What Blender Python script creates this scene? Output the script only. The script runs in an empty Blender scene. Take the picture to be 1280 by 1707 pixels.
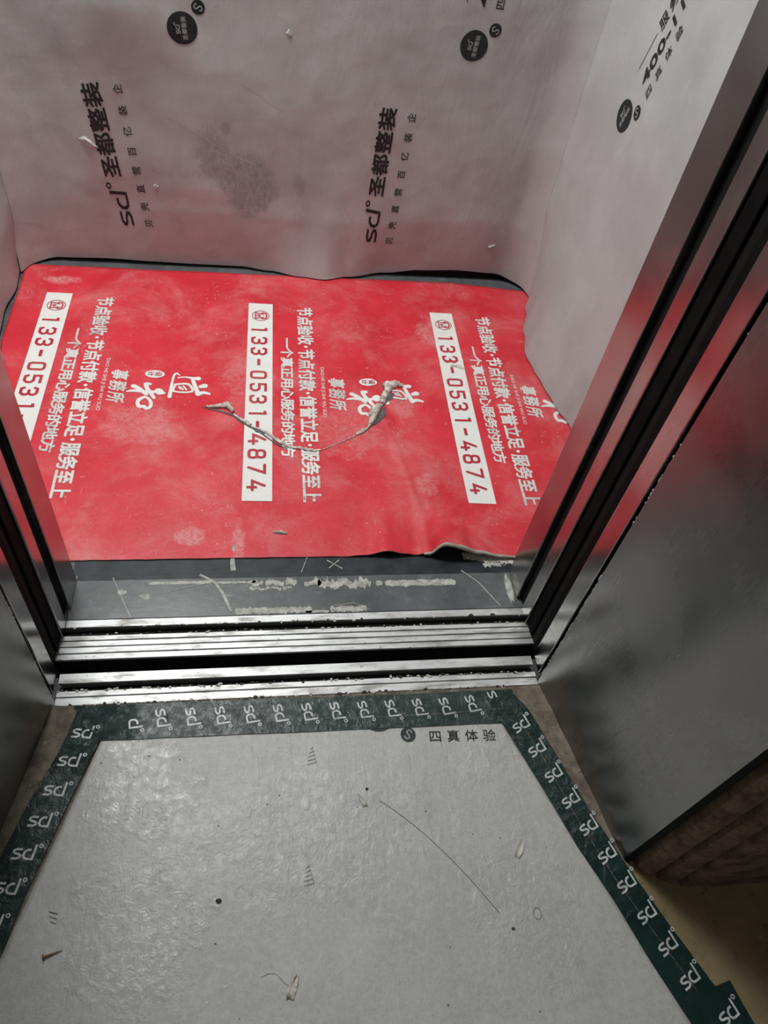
import bpy, bmesh, math, random
from mathutils import Vector, Matrix, noise
random.seed(7)
SC = bpy.context.scene
COL = SC.collection
PI = math.pi

# ------------------------------------------------------------------ camera
cam = bpy.data.cameras.new('camera')
cam.sensor_fit = 'VERTICAL'
cam.sensor_height = 36.0
cam.lens = 1255.0 / 1707.0 * 36.0
cam.clip_start = 0.01
cam_o = bpy.data.objects.new('camera', cam)
COL.objects.link(cam_o)
ROT = Matrix(((0.9863864, 0.00579003, -0.16434214),
              (-0.10839439, 0.7744323, -0.6233019),
              (0.12366293, 0.63263029, 0.7645171)))
cam_o.matrix_world = Matrix.Translation((-0.08118709, -0.57422844, 1.17131131)) @ ROT.to_4x4()
SC.camera = cam_o

# ------------------------------------------------------------------ light and exposure
SC.view_settings.view_transform = 'Standard'
SC.view_settings.look = 'None'
SC.view_settings.gamma = 1.0
SC.view_settings.use_curve_mapping = False
SC.view_settings.exposure = 0.0
world = bpy.data.worlds.new('world')
SC.world = world
world.use_nodes = True
world.node_tree.nodes['Background'].inputs[0].default_value = (0.9, 0.95, 1.0, 1)
world.node_tree.nodes['Background'].inputs[1].default_value = 0.05


def area(name, loc, size, size_y, power, color, rot=(0, 0, 0)):
    l = bpy.data.lights.new(name, 'AREA')
    l.shape = 'RECTANGLE'
    l.size = size
    l.size_y = size_y
    l.energy = power
    l.color = color
    o = bpy.data.objects.new(name, l)
    o.location = loc
    o.rotation_euler = rot
    COL.objects.link(o)
    return o


LAMP = (-0.44, 0.93)
area('cabin_lamp_light', (LAMP[0], LAMP[1], 2.262), 0.42, 0.42, 33.5, (0.975, 1.0, 0.975))
area('hall_fill_light', (0.1, -1.35, 2.55), 0.5, 0.5, 4.0, (1.0, 0.93, 0.84))  # weak fill added on the hall side, no lamp modelled there


# ------------------------------------------------------------------ helpers
def tag(o, label=None, cat=None, group=None, kind=None):
    if label: o['label'] = label
    if cat: o['category'] = cat
    if group: o['group'] = group
    if kind: o['kind'] = kind
    return o


def thing(name, loc, label, cat, group=None):
    o = bpy.data.objects.new(name, None)
    o.empty_display_size = 0.05
    COL.objects.link(o)
    o.location = loc
    return tag(o, label, cat, group)


def world_off(o):
    v = Vector((0, 0, 0))
    while o is not None:
        v += o.location
        o = o.parent
    return v


def obj(name, bm, mats, parent=None, smooth=False, origin=None):
    """Link a bmesh given in world coordinates as one mesh object."""
    me = bpy.data.meshes.new(name)
    off = world_off(parent)
    if origin is not None and parent is None:
        off = Vector(origin)
    for v in bm.verts:
        v.co -= off
    if smooth:
        for f in bm.faces: f.smooth = True
    bm.to_mesh(me)
    bm.free()
    if not isinstance(mats, (list, tuple)): mats = [mats]
    for m in mats: me.materials.append(m)
    o = bpy.data.objects.new(name, me)
    COL.objects.link(o)
    if parent is not None: o.parent = parent
    elif origin is not None: o.location = origin
    return o


def struct(name, bm, mats, smooth=False):
    return tag(obj(name, bm, mats, smooth=smooth), kind='structure')


def add_box(bm, x0, x1, y0, y1, z0, z1, mi=0):
    vs = [bm.verts.new((x, y, z)) for z in (z0, z1) for y in (y0, y1) for x in (x0, x1)]
    for q in ((0, 2, 3, 1), (4, 5, 7, 6), (0, 1, 5, 4), (2, 6, 7, 3), (0, 4, 6, 2), (1, 3, 7, 5)):
        f = bm.faces.new([vs[i] for i in q])
        f.material_index = mi


def box(*a):
    bm = bmesh.new()
    add_box(bm, *a)
    return bm


def bevel(bm, w, seg=2):
    bmesh.ops.bevel(bm, geom=bm.edges[:], offset=w, segments=seg, affect='EDGES', profile=0.6)
    return bm


def add_prism(bm, poly, z0, z1, mi=0):
    """poly: xy outline, counter-clockwise"""
    a = [bm.verts.new((x, y, z0)) for x, y in poly]
    b = [bm.verts.new((x, y, z1)) for x, y in poly]
    n = len(poly)
    fs = [bm.faces.new(list(reversed(a))), bm.faces.new(b)]
    for i in range(n):
        fs.append(bm.faces.new((a[i], a[(i + 1) % n], b[(i + 1) % n], b[i])))
    for f in fs: f.material_index = mi
    return fs


def prism(poly, z0, z1):
    bm = bmesh.new()
    add_prism(bm, poly, z0, z1)
    bmesh.ops.recalc_face_normals(bm, faces=bm.faces[:])
    return bm


def lerp_tab(tab, x):
    if x <= tab[0][0]: return tab[0][1]
    for (a, p), (b, q) in zip(tab, tab[1:]):
        if x <= b:
            t = (x - a) / (b - a)
            t = t * t * (3 - 2 * t)
            return p + (q - p) * t
    return tab[-1][1]


def nz(x, y, z=0.0):
    return noise.noise(Vector((x, y, z)))


# ------------------------------------------------------------------ materials
class NT:
    def __init__(s, name):
        s.m = bpy.data.materials.new(name)
        s.m.use_nodes = True
        s.t = s.m.node_tree
        s.b = s.t.nodes['Principled BSDF']
        s.pos = s.t.nodes.new('ShaderNodeNewGeometry').outputs['Position']

    def n(s, kind, **kw):
        nd = s.t.nodes.new(kind)
        for k, v in kw.items(): setattr(nd, k, v)
        return nd

    def put(s, sock, v):
        if isinstance(v, bpy.types.NodeSocket): s.t.links.new(v, sock)
        elif isinstance(v, (tuple, list)) and len(v) == 3 and sock.type == 'RGBA': sock.default_value = (*v, 1)
        else: sock.default_value = v

    def scaled(s, sc, loc=(0, 0, 0), rot=(0, 0, 0)):
        m = s.n('ShaderNodeMapping')
        s.t.links.new(s.pos, m.inputs['Vector'])
        m.inputs['Scale'].default_value = sc
        m.inputs['Location'].default_value = loc
        m.inputs['Rotation'].default_value = rot
        return m.outputs[0]

    def noise(s, sc, detail=4, rough=0.55, dist=0.0, loc=(0, 0, 0), rot=(0, 0, 0)):
        if not isinstance(sc, tuple): sc = (sc, sc, sc)
        nd = s.n('ShaderNodeTexNoise')
        s.t.links.new(s.scaled(sc, loc, rot), nd.inputs['Vector'])
        nd.inputs['Scale'].default_value = 1.0
        nd.inputs['Detail'].default_value = detail
        nd.inputs['Roughness'].default_value = rough
        nd.inputs['Distortion'].default_value = dist
        return nd.outputs['Fac']

    def ramp(s, v, lo, hi, a=0.0, b=1.0):
        r = s.n('ShaderNodeMapRange')
        r.interpolation_type = 'SMOOTHSTEP'
        s.put(r.inputs['Value'], v)
        r.inputs['From Min'].default_value = lo
        r.inputs['From Max'].default_value = hi
        r.inputs['To Min'].default_value = a
        r.inputs['To Max'].default_value = b
        return r.outputs[0]

    def math(s, op, a, b=0.0):
        r = s.n('ShaderNodeMath', operation=op)
        s.put(r.inputs[0], a)
        s.put(r.inputs[1], b)
        return r.outputs[0]

    def mix(s, f, a, b):
        r = s.n('ShaderNodeMix', data_type='RGBA')
        s.put(r.inputs[0], f)
        s.put(r.inputs[6], a)
        s.put(r.inputs[7], b)
        return r.outputs[2]

    def blob(s, c, r, wob=None, amt=0.0):
        """soft round mask about a world point (r in metres, per axis)"""
        m = s.n('ShaderNodeVectorMath', operation='SUBTRACT')
        s.t.links.new(s.pos, m.inputs[0])
        m.inputs[1].default_value = c
        d = s.n('ShaderNodeVectorMath', operation='DIVIDE')
        s.t.links.new(m.outputs[0], d.inputs[0])
        d.inputs[1].default_value = r
        l = s.n('ShaderNodeVectorMath', operation='LENGTH')
        s.t.links.new(d.outputs[0], l.inputs[0])
        v = l.outputs['Value']
        if wob is not None: v = s.math('ADD', v, s.math('MULTIPLY', s.math('SUBTRACT', wob, 0.5), amt))
        return s.ramp(v, 0.55, 1.0, 1.0, 0.0)

    def bump(s, h, strength, dist, prev=None):
        b = s.n('ShaderNodeBump')
        b.inputs['Strength'].default_value = strength
        b.inputs['Distance'].default_value = dist
        s.put(b.inputs['Height'], h)
        if prev is not None: s.t.links.new(prev, b.inputs['Normal'])
        return b.outputs[0]

    def done(s, color=None, rough=None, metal=0.0, normal=None, spec=None):
        if color is not None: s.put(s.b.inputs['Base Color'], color)
        if rough is not None: s.put(s.b.inputs['Roughness'], rough)
        s.b.inputs['Metallic'].default_value = metal
        if spec is not None: s.put(s.b.inputs['Specular IOR Level'], spec)
        if normal is not None: s.t.links.new(normal, s.b.inputs['Normal'])
        return s.m


def m_plain(name, col, rough=0.6, metal=0.0, spec=0.4, var=0.15, sc=40):
    t = NT(name)
    n = t.noise(sc, 4)
    c = t.mix(t.ramp(n, 0.3, 0.7), tuple(x * (1 - var) for x in col), tuple(min(1, x * (1 + var)) for x in col))
    return t.done(c, rough, metal, spec=spec)


def m_wallpaper(name='grey_protective_paper'):
    t = NT(name)
    fib = t.noise(260, 5, 0.7)
    mott = t.noise(7, 4, 0.6)
    c = t.mix(t.ramp(mott, 0.3, 0.75), (0.42, 0.43, 0.43), (0.51, 0.525, 0.525))
    c = t.mix(t.ramp(fib, 0.35, 0.7, 0, 0.25), c, (0.36, 0.35, 0.345))
    # grey rubbed dirt on the back sheet, and a few flecks
    w = t.noise(26, 6, 0.7)
    w2 = t.noise((170, 60, 75), 6, 0.75)
    st = t.math('MAXIMUM', t.blob((-0.10, 1.21, 0.235), (0.085, 0.3, 0.10), w, 1.0),
                t.math('MULTIPLY', t.blob((-0.18, 1.21, 0.30), (0.05, 0.3, 0.075), w2, 2.4), 0.9))
    st = t.math('MAXIMUM', st, t.math('MULTIPLY', t.blob((-0.15, 1.21, 0.37), (0.014, 0.3, 0.02), w2, 1.6), 0.8))
    st = t.math('MAXIMUM', st, t.math('MULTIPLY', t.blob((0.02, 1.21, 0.25), (0.02, 0.3, 0.035), w2, 2.4), 0.6))
    st = t.math('MULTIPLY', st, t.ramp(w2, 0.32, 0.66, 0.22, 0.62))
    c = t.mix(st, c, (0.14, 0.14, 0.145))
    bl = t.noise(3.2, 3, 0.5)
    wr = t.noise((14, 14, 5), 4, 0.55, 1.2)
    nb = t.bump(bl, 0.55, 0.03)
    nb = t.bump(wr, 0.20, 0.010, nb)
    nb = t.bump(t.noise(120, 4, 0.6), 0.25, 0.0016, nb)
    rg = t.ramp(t.noise(9, 4), 0.3, 0.7, 0.46, 0.58)
    return t.done(c, rg, normal=nb, spec=0.35)


def m_floorpaper():
    t = NT('grey_landing_paper')
    fib = t.noise(280, 5, 0.7)
    mott = t.noise(5, 5, 0.6)
    c = t.mix(t.ramp(mott, 0.3, 0.72), (0.43, 0.425, 0.415), (0.50, 0.497, 0.49))
    c = t.mix(t.ramp(fib, 0.35, 0.68, 0, 0.55), c, (0.33, 0.33, 0.325))
    c = t.mix(t.ramp(t.noise(110, 5, 0.7), 0.4, 0.65, 0, 0.35), c, (0.56, 0.56, 0.55))
    fl = t.ramp(t.noise(55, 6, 0.8), 0.70, 0.76, 0, 0.55)
    c = t.mix(fl, c, (0.24, 0.235, 0.22))
    # worn shiny patches
    pt = t.math('MAXIMUM', t.blob((-0.24, -0.35, 0), (0.10, 0.13, 1), t.noise(20, 6, 0.65), 2.6),
                t.blob((-0.255, -0.15, 0), (0.09, 0.10, 1), t.noise(20, 6, 0.65), 2.6))
    pt = t.math('MAXIMUM', pt, t.blob((0.30, -0.36, 0), (0.09, 0.12, 1), t.noise(20, 6, 0.65), 2.6))
    pt = t.math('MAXIMUM', pt, t.blob((0.30, -0.15, 0), (0.07, 0.07, 1), t.noise(20, 6, 0.65), 2.6))
    pt = t.math('MAXIMUM', pt, t.math('MULTIPLY', t.blob((0.0, -0.24, 0), (0.32, 0.13, 1), t.noise(9, 5), 1.5), 0.6))
    rg = t.ramp(pt, 0, 1, 0.50, 0.28)
    wr = t.noise((60, 9, 20), 4, 0.6, 0.6)
    nb = t.bump(t.noise(7, 3), 0.35, 0.014)
    nb = t.bump(wr, 0.40, 0.0035, nb)
    nb = t.bump(t.math('MULTIPLY', t.noise(75, 5, 0.65, 0.8), t.ramp(pt, 0, 1, 0.8, 1.7)), 0.42, 0.0028, nb)
    return t.done(c, rg, normal=nb, spec=0.55)


DUST = (0.68, 0.50, 0.48)


def dusty(t, c, k=1.0):
    """building dust, scuffs and fine scratches lying over the red sheet and its print"""
    d1 = t.ramp(t.noise(6, 7, 0.72, 0.4), 0.42, 0.78, 0, 0.42 * k)
    d2 = t.ramp(t.noise(60, 6, 0.75), 0.60, 0.72, 0, 0.42 * k)
    d3 = t.ramp(t.noise((140, 22, 9), 5, 0.7, 0.5, rot=(0, 0, 0.5)), 0.64, 0.70, 0, 0.35 * k)
    d4 = t.ramp(t.noise((20, 150, 9), 5, 0.7, 0.5, rot=(0, 0, 0.3)), 0.65, 0.71, 0, 0.35 * k)
    w = t.noise(40, 5, 0.7)
    pats = 0.0
    for cx, cy, rx, ry, a in ((-0.21, 0.32, 0.035, 0.028, .42), (-0.33, 0.62, 0.10, 0.07, .3), (-0.11, 0.79, 0.07, 0.09, .25),
                              (0.36, 0.97, 0.05, 0.07, .4), (0.27, 0.45, 0.03, 0.04, .3), (-0.12, 0.30, 0.015, 0.06, .4),
                              (-0.56, 1.13, 0.05, 0.02, .5), (0.12, 0.62, 0.09, 0.11, .25), (0.24, 0.70, 0.04, 0.05, .3)):
        b = t.math('MULTIPLY', t.blob((cx, cy, 0), (rx, ry, 1), w, 1.7), a * k)
        pats = b if isinstance(pats, float) else t.math('MAXIMUM', pats, b)
    c = t.mix(d1, c, DUST)
    pats = t.math('MULTIPLY', pats, t.ramp(t.noise(110, 6, 0.8), 0.38, 0.62, 0.25, 1.3))
    c = t.mix(pats, c, DUST)
    v = t.n('ShaderNodeTexVoronoi')
    v.feature = 'F1'
    t.t.links.new(t.scaled((70, 70, 1)), v.inputs['Vector'])
    v.inputs['Scale'].default_value = 1.0
    sp = t.ramp(v.outputs['Distance'], 0.06, 0.16, 0.6 * k, 0)
    sp = t.math('MULTIPLY', sp, t.ramp(t.noise(9, 4), 0.5, 0.62))
    c = t.mix(d2, c, DUST)
    c = t.mix(d3, c, DUST)
    c = t.mix(d4, c, DUST)
    return t.mix(sp, c, (0.75, 0.68, 0.62))


def red_bump(t):
    nb = t.bump(t.noise(5, 3), 0.35, 0.012)
    nb = t.bump(t.noise(24, 5, 0.6, 1.0), 0.30, 0.003, nb)
    return t.bump(t.noise(130, 5, 0.7), 0.35, 0.0012, nb)


def m_red():
    t = NT('red_printed_face')
    c = t.mix(t.ramp(t.noise(8, 4), 0.3, 0.7), (0.60, 0.022, 0.038), (0.69, 0.036, 0.056))
    c = dusty(t, c, 0.75)
    return t.done(c, 0.42, normal=red_bump(t), spec=0.4)


def m_print(name, col, k=0.5):
    t = NT(name)
    c = dusty(t, col, k)
    return t.done(c, 0.45, normal=red_bump(t), spec=0.35)


def m_steel(name, base=0.42, rough=0.24, grain='z'):
    t = NT(name)
    sc = {'z': (420, 420, 3), 'y': (420, 3, 420), 'x': (3, 420, 420)}[grain]
    g = t.noise(sc, 4, 0.6)
    sm = t.noise(5, 3, 0.55, 0.4)
    c = t.mix(t.ramp(sm, 0.3, 0.75), (base * 0.80, base * 0.78, base * 0.75), (base * 1.1, base * 1.09, base * 1.07))
    dirt = t.ramp(t.noise(28, 6, 0.75), 0.55, 0.82, 0, 0.16)
    c = t.mix(dirt, c, (0.14, 0.13, 0.115))
    r = t.math('ADD', t.ramp(sm, 0.3, 0.8, rough * 0.75, rough * 1.35), t.ramp(g, 0.3, 0.7, -0.015, 0.025))
    nb = t.bump(g, 0.025, 0.0004)
    nb = t.bump(t.noise(2.6, 2), 0.20, 0.02, nb)
    return t.done(c, r, 1.0, normal=nb)


def m_alu():
    t = NT('worn_aluminium')
    g = t.noise((3, 300, 300), 4, 0.6)
    c = t.mix(t.ramp(g, 0.3, 0.7), (0.44, 0.445, 0.45), (0.58, 0.585, 0.59))
    d = t.ramp(t.noise((14, 60, 60), 7, 0.72), 0.46, 0.68, 0, 0.8)
    c = t.mix(d, c, (0.22, 0.20, 0.17))
    d2 = t.ramp(t.noise(90, 5, 0.7), 0.62, 0.70, 0, 0.9)
    c = t.mix(d2, c, (0.12, 0.10, 0.08))
    met = t.math('SUBTRACT', 0.85, t.math('MULTIPLY', d, 0.7))
    t.put(t.b.inputs['Metallic'], met)
    nb = t.bump(t.noise((8, 200, 200), 4), 0.2, 0.0008)
    m = t.done(c, t.ramp(g, 0.3, 0.7, 0.46, 0.58), normal=nb)
    t.put(t.b.inputs['Metallic'], met)
    return m


def m_slate():
    t = NT('dark_slate_floor')
    c = t.mix(t.ramp(t.noise(10, 6, 0.65), 0.3, 0.7), (0.070, 0.076, 0.083), (0.125, 0.131, 0.138))
    d = t.ramp(t.noise(30, 7, 0.75, 0.5), 0.52, 0.72, 0, 0.4)
    c = t.mix(d, c, (0.30, 0.30, 0.29))
    sc = t.ramp(t.noise((12, 120, 10), 5, 0.7, 0.6, rot=(0, 0, 0.4)), 0.64, 0.69, 0, 0.5)
    c = t.mix(sc, c, (0.35, 0.35, 0.34))
    nb = t.bump(t.noise(60, 5), 0.3, 0.0012)
    return t.done(c, t.ramp(d, 0, 0.4, 0.30, 0.55), normal=nb, spec=0.45)


def m_tape():
    t = NT('dark_green_tape')
    c = t.mix(t.ramp(t.noise(16, 5), 0.3, 0.7), (0.007, 0.022, 0.020), (0.013, 0.034, 0.030))
    d = t.ramp(t.noise((30, 30, 10), 7, 0.75), 0.56, 0.76, 0, 0.24)
    c = t.mix(d, c, (0.16, 0.145, 0.12))
    cr = t.math('MAXIMUM', t.blob((-0.345, -0.05, 0), (0.09, 0.09, 1)), t.blob((0.345, -0.05, 0), (0.06, 0.09, 1)))
    wav = t.math('MULTIPLY', t.noise(60, 5, 0.62, 1.4), t.ramp(cr, 0, 1, 0.55, 2.0))
    nb = t.bump(wav, 0.6, 0.0045)
    nb = t.bump(t.noise((200, 60, 60), 4), 0.3, 0.0010, nb)
    return t.done(c, 0.29, normal=nb, spec=0.30)


def m_concrete(name, a, b, sc=30):
    t = NT(name)
    c = t.mix(t.ramp(t.noise(sc, 8, 0.7), 0.32, 0.68), a, b)
    c = t.mix(t.ramp(t.noise(sc * 5, 6, 0.7), 0.55, 0.68, 0, 0.6), c, tuple(x * 0.3 for x in a))
    c = t.mix(t.ramp(t.noise(sc * 2.2, 6, 0.7, loc=(3, 1, 2)), 0.60, 0.70, 0, 0.6), c, tuple(min(1, x * 1.7) for x in b))
    nb = t.bump(t.noise(sc * 2, 8, 0.7), 0.9, 0.006)
    return t.done(c, 0.85, normal=nb, spec=0.2)


WALLPAPER = m_wallpaper()
LANDPAPER = m_floorpaper()
RED = m_red()
KRAFT = m_plain('pale_paper_underside', (0.50, 0.45, 0.38), 0.8, var=0.2, sc=60)
TORN = m_plain('torn_paper_fibre', (0.56, 0.52, 0.46), 0.85, var=0.45, sc=120)
WHITE_PRINT = m_print('white_print', (0.80, 0.80, 0.77), 0.42)
RED_PRINT = m_print('red_print', (0.47, 0.022, 0.045), 0.35)
INK = m_plain('dark_green_ink', (0.016, 0.022, 0.022), 0.5, var=0.3, sc=120)
TAPE_WHITE = m_plain('tape_white_ink', (0.50, 0.53, 0.53), 0.4, var=0.2, sc=120)
PAPER_LOGO = m_plain('pale_logo_print', (0.34, 0.36, 0.36), 0.5)
STEEL = m_steel('brushed_steel', 0.42, 0.22)
STEEL_DARK = m_steel('dull_steel_panel', 0.34, 0.30)
ALU = m_alu()
SLATE = m_slate()
TAPE = m_tape()
BLACK = m_plain('black_rubber_gap_shade', (0.006, 0.006, 0.006), 0.75, var=0.3, spec=0.08)  # rubber, and the painted dark of the gaps
BLACKP = m_plain('dark_recess_metal', (0.010, 0.010, 0.010), 0.7, spec=0.15)
MORTAR = m_concrete('rough_mortar', (0.13, 0.105, 0.08), (0.27, 0.235, 0.19), 34)
ROUGHWALL = m_concrete('rough_brown_plaster', (0.14, 0.095, 0.062), (0.34, 0.245, 0.165), 30)
HALLFLOOR = m_concrete('yellowish_hall_screed', (0.20, 0.155, 0.085), (0.26, 0.20, 0.115), 6)
HALLWALL = m_plain('hall_plaster', (0.30, 0.28, 0.25), 0.8)
GLUE = m_plain('dried_glue', (0.42, 0.42, 0.385), 0.7, var=0.3, sc=90)
DARKTAPE = m_plain('dark_floor_tape', (0.020, 0.024, 0.030), 0.45, var=0.5, sc=30, spec=0.3)
CRUMB = m_plain('dark_grit', (0.05, 0.045, 0.04), 0.8, var=0.4)
RUST = m_plain('rusty_metal', (0.16, 0.09, 0.05), 0.5, metal=0.6, var=0.4, sc=200)
PALE = m_plain('pale_paint_flake', (0.55, 0.53, 0.48), 0.7)
LAMPM = bpy.data.materials.new('lit_diffuser')
LAMPM.use_nodes = True
LAMPM.node_tree.nodes['Principled BSDF'].inputs['Emission Color'].default_value = (1, 0.98, 0.95, 1)
LAMPM.node_tree.nodes['Principled BSDF'].inputs['Emission Strength'].default_value = 6.0

# ------------------------------------------------------------------ lettering
_glyphs = {}


def glyph(body, bold=0.0):
    """(verts2d, faces) of a string in em units"""
    key = (body, bold)
    if key in _glyphs: return _glyphs[key]
    c = bpy.data.curves.new('lettering', 'FONT')
    c.body = body
    c.size = 1.0
    c.offset = bold
    c.resolution_u = 3
    o = bpy.data.objects.new('lettering', c)
    COL.objects.link(o)
    dg = bpy.context.evaluated_depsgraph_get()
    me = bpy.data.meshes.new_from_object(o.evaluated_get(dg))
    vs = [(v.co.x, v.co.y) for v in me.vertices]
    fs = [tuple(p.vertices) for p in me.polygons]
    bpy.data.objects.remove(o)
    bpy.data.curves.remove(c)
    bpy.data.meshes.remove(me)
    _glyphs[key] = (vs, fs)
    return vs, fs


def emit(bm, vs, fs, mp, maxlen=0.02, mi=0):
    """put a flat figure (metres, local u/v) on a surface through mp(u,v) -> Vector"""
    t = bmesh.new()
    vv = [t.verts.new((x, y, 0)) for x, y in vs]
    for f in fs:
        try: t.faces.new([vv[i] for i in f])
        except ValueError: pass
    for _ in range(6):
        ed = [e for e in t.edges if e.calc_length() > maxlen]
        if not ed: break
        bmesh.ops.subdivide_edges(t, edges=ed, cuts=1)
        bmesh.ops.triangulate(t, faces=[f for f in t.faces if len(f.verts) > 3])
    t.verts.index_update()
    nv = [bm.verts.new(mp(v.co.x, v.co.y)) for v in t.verts]
    for f in t.faces:
        try:
            g = bm.faces.new([nv[v.index] for v in f.verts])
            g.material_index = mi
        except ValueError: pass
    t.free()


def put_text(bm, body, u0, v0, w, h, mp, bold=0.0, fit='em', mi=0, maxlen=0.02, shear=0.0):
    """fit 'em': one square cell per character; 'box': stretch the ink to the box"""
    if fit == 'em':
        v1, f1 = glyph(body)
        vs, fs = [], []
        ofs = [(0, 0)] if bold <= 0 else [(bold * math.cos(k * PI / 4), bold * math.sin(k * PI / 4)) for k in range(8)]
        for dx, dy in ofs:                              # heavier weight: the strokes thickened all round
            b = len(vs)
            vs = vs + [(x + dx, y + dy) for x, y in v1]
            fs = fs + [tuple(i + b for i in f) for f in f1]
        out = [(u0 + x * w, v0 + (y + 0.12) * h) for x, y in vs]
    else:
        vs, fs = glyph(body, bold)
        x0 = min(p[0] for p in vs); x1 = max(p[0] for p in vs)
        y0 = min(p[1] for p in vs); y1 = max(p[1] for p in vs)
        out = [(u0 + (x - x0) / (x1 - x0) * w, v0 + (y - y0) / (y1 - y0) * h) for x, y in vs]
    if shear: out = [(x + (y - v0) * shear, y) for x, y in out]
    emit(bm, out, fs, mp, maxlen, mi)


def disc_fig(cx, cy, rx, ry, n=40):
    return [(cx + rx * math.cos(2 * PI * i / n), cy + ry * math.sin(2 * PI * i / n)) for i in range(n)], [tuple(range(n))]


def fine_disc(cx, cy, r, n=40, rings=6):
    vs, fs = [(cx, cy)], []
    for k in range(1, rings + 1):
        vs += [(cx + r * k / rings * math.cos(2 * PI * i / n), cy + r * k / rings * math.sin(2 * PI * i / n)) for i in range(n)]
    for i in range(n):
        j = (i + 1) % n
        fs.append((0, 1 + i, 1 + j))
        for k in range(rings - 1):
            a, b = 1 + k * n, 1 + (k + 1) * n
            fs.append((a + i, b + i, b + j, a + j))
    return vs, fs


def ring_fig(cx, cy, rx, ry, w, n=40):
    a, _ = disc_fig(cx, cy, rx, ry, n)
    b, _ = disc_fig(cx, cy, rx - w, ry - w, n)
    return a + b, [(i, (i + 1) % n, n + (i + 1) % n, n + i) for i in range(n)]


def stroke_fig(pts, ws, caps=True):
    """brush stroke through pts with a width at each point"""
    if not isinstance(ws, (list, tuple)): ws = [ws] * len(pts)
    P = [Vector(p) for p in pts]
    if len(P) > 2:                                     # smooth the path once
        Q, W = [P[0]], [ws[0]]
        for i in range(len(P) - 1):
            a = P[i - 1] if i > 0 else P[i]
            b, c = P[i], P[i + 1]
            d = P[i + 2] if i + 2 < len(P) else P[i + 1]
            for k in (1, 2, 3):
                s = k / 3
                Q.append(0.5 * ((2 * b) + (c - a) * s + (2 * a - 5 * b + 4 * c - d) * s * s + (3 * b - a - 3 * c + d) * s ** 3))
                W.append(ws[i] + (ws[i + 1] - ws[i]) * s)
        P, ws = Q, W
    return ribbon_fig(P, ws, caps)


def ribbon_fig(P, ws, caps=True, closed=False):
    P = [Vector(p) for p in P]
    if not isinstance(ws, (list, tuple)): ws = [ws] * len(P)
    vs, fs = [], []
    n = len(P)
    for i in range(n):
        a = P[(i - 1) % n] if (closed or i > 0) else P[i]
        b = P[(i + 1) % n] if (closed or i < n - 1) else P[i]
        d1 = (P[i] - a).normalized() if (P[i] - a).length > 1e-9 else (b - P[i]).normalized()
        d2 = (b - P[i]).normalized() if (b - P[i]).length > 1e-9 else d1
        d = (d1 + d2)
        d = d.normalized() if d.length > 1e-6 else d1
        nrm = Vector((-d.y, d.x))
        k = max(0.5, abs(nrm.dot(Vector((-d1.y, d1.x)))))
        h = ws[i] * 0.5 / k
        vs += [tuple(P[i] + nrm * h), tuple(P[i] - nrm * h)]
    for i in range(n if closed else n - 1):
        j = (i + 1) % n
        fs.append((2 * i, 2 * i + 1, 2 * j + 1, 2 * j))
    if caps and not closed:
        for i in (0, n - 1):
            c, _ = disc_fig(P[i].x, P[i].y, ws[i] / 2, ws[i] / 2, 10)
            b = len(vs)
            vs += c
            fs.append(tuple(range(b, b + 10)))
    return vs, fs


def rr(x0, x1, y0, y1, r):
    """rounded rectangle path"""
    out = []
    for cx, cy, a in ((x1 - r, y1 - r, 0), (x0 + r, y1 - r, 90), (x0 + r, y0 + r, 180), (x1 - r, y0 + r, 270)):
        for k in (0, 45, 90):
            q = math.radians(a + k)
            out.append((cx + r * math.cos(q), cy + r * math.sin(q)))
    return out


def digit_figs(ch, w, h, sw):
    """condensed square digits as strokes in a w x h cell"""
    a, b = sw / 2, w - sw / 2
    l, t_ = sw / 2, h - sw / 2
    m = h * 0.5
    c = w * 0.20
    if ch == '0': return [ribbon_fig(rr(a, b, l, t_, c), sw, closed=True)]
    if ch == '1': return [ribbon_fig([(b * .8, l - a), (b * .8, t_), (b * .45, t_ - h * .03)], sw, False)]
    if ch == '3': return [ribbon_fig([(a, t_ - c), (a + c * .5, t_), (b - c, t_), (b, t_ - c), (b, m + c), (b - c * .7, m), (b, m - c), (b, l + c), (b - c, l), (a + c * .5, l), (a, l + c)], sw), ribbon_fig([(w * .4, m), (b - c * .6, m)], sw)]
    if ch == '4': return [ribbon_fig([(b * .62, t_), (a, h * .30), (b + sw * .4, h * .30)], sw), ribbon_fig([(b * .8, h * .55), (b * .8, 0)], sw, False)]
    if ch == '5': return [ribbon_fig([(b, t_), (a, t_), (a, m + h * .06), (b - c, m + h * .06), (b, m + h * .06 - c), (b, l + c), (b - c, l), (a + c * .5, l), (a, l + c)], sw)]
    if ch == '7': return [ribbon_fig([(a, t_), (b, t_), (w * .38, l)], sw)]
    if ch == '8': return [ribbon_fig(rr(a, b, l, m, c), sw, closed=True), ribbon_fig(rr(a + w * .04, b - w * .04, m, t_, c), sw, closed=True)]
    if ch == '-': return [ribbon_fig([(w * .1, m), (w * .9, m)], sw * 1.15, False)]
    return []


def mark_figs(h, sw=0.16):
    """the tape maker's two-letter mark with a small ring, ascender height h"""
    s = h
    S = [(0.62, .64), (.24, .64), (.08, .55), (.08, .44), (.22, .35), (.44, .32), (.60, .23), (.60, .12), (.44, .02), (.04, .02)]
    D = [(1.22, .63), (.98, .62), (.82, .48), (.80, .22), (.92, .06), (1.10, .02), (1.46, .02), (1.46, 1.0)]
    sl = 0.10
    k = lambda p: ((p[0] + p[1] * sl) * s, p[1] * s)
    return [ribbon_fig([k(p) for p in S], sw * s, False), ribbon_fig([k(p) for p in D], sw * s, False),
            ring_fig(1.86 * s, .92 * s, .15 * s, .15 * s, .075 * s, 20)]


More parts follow.
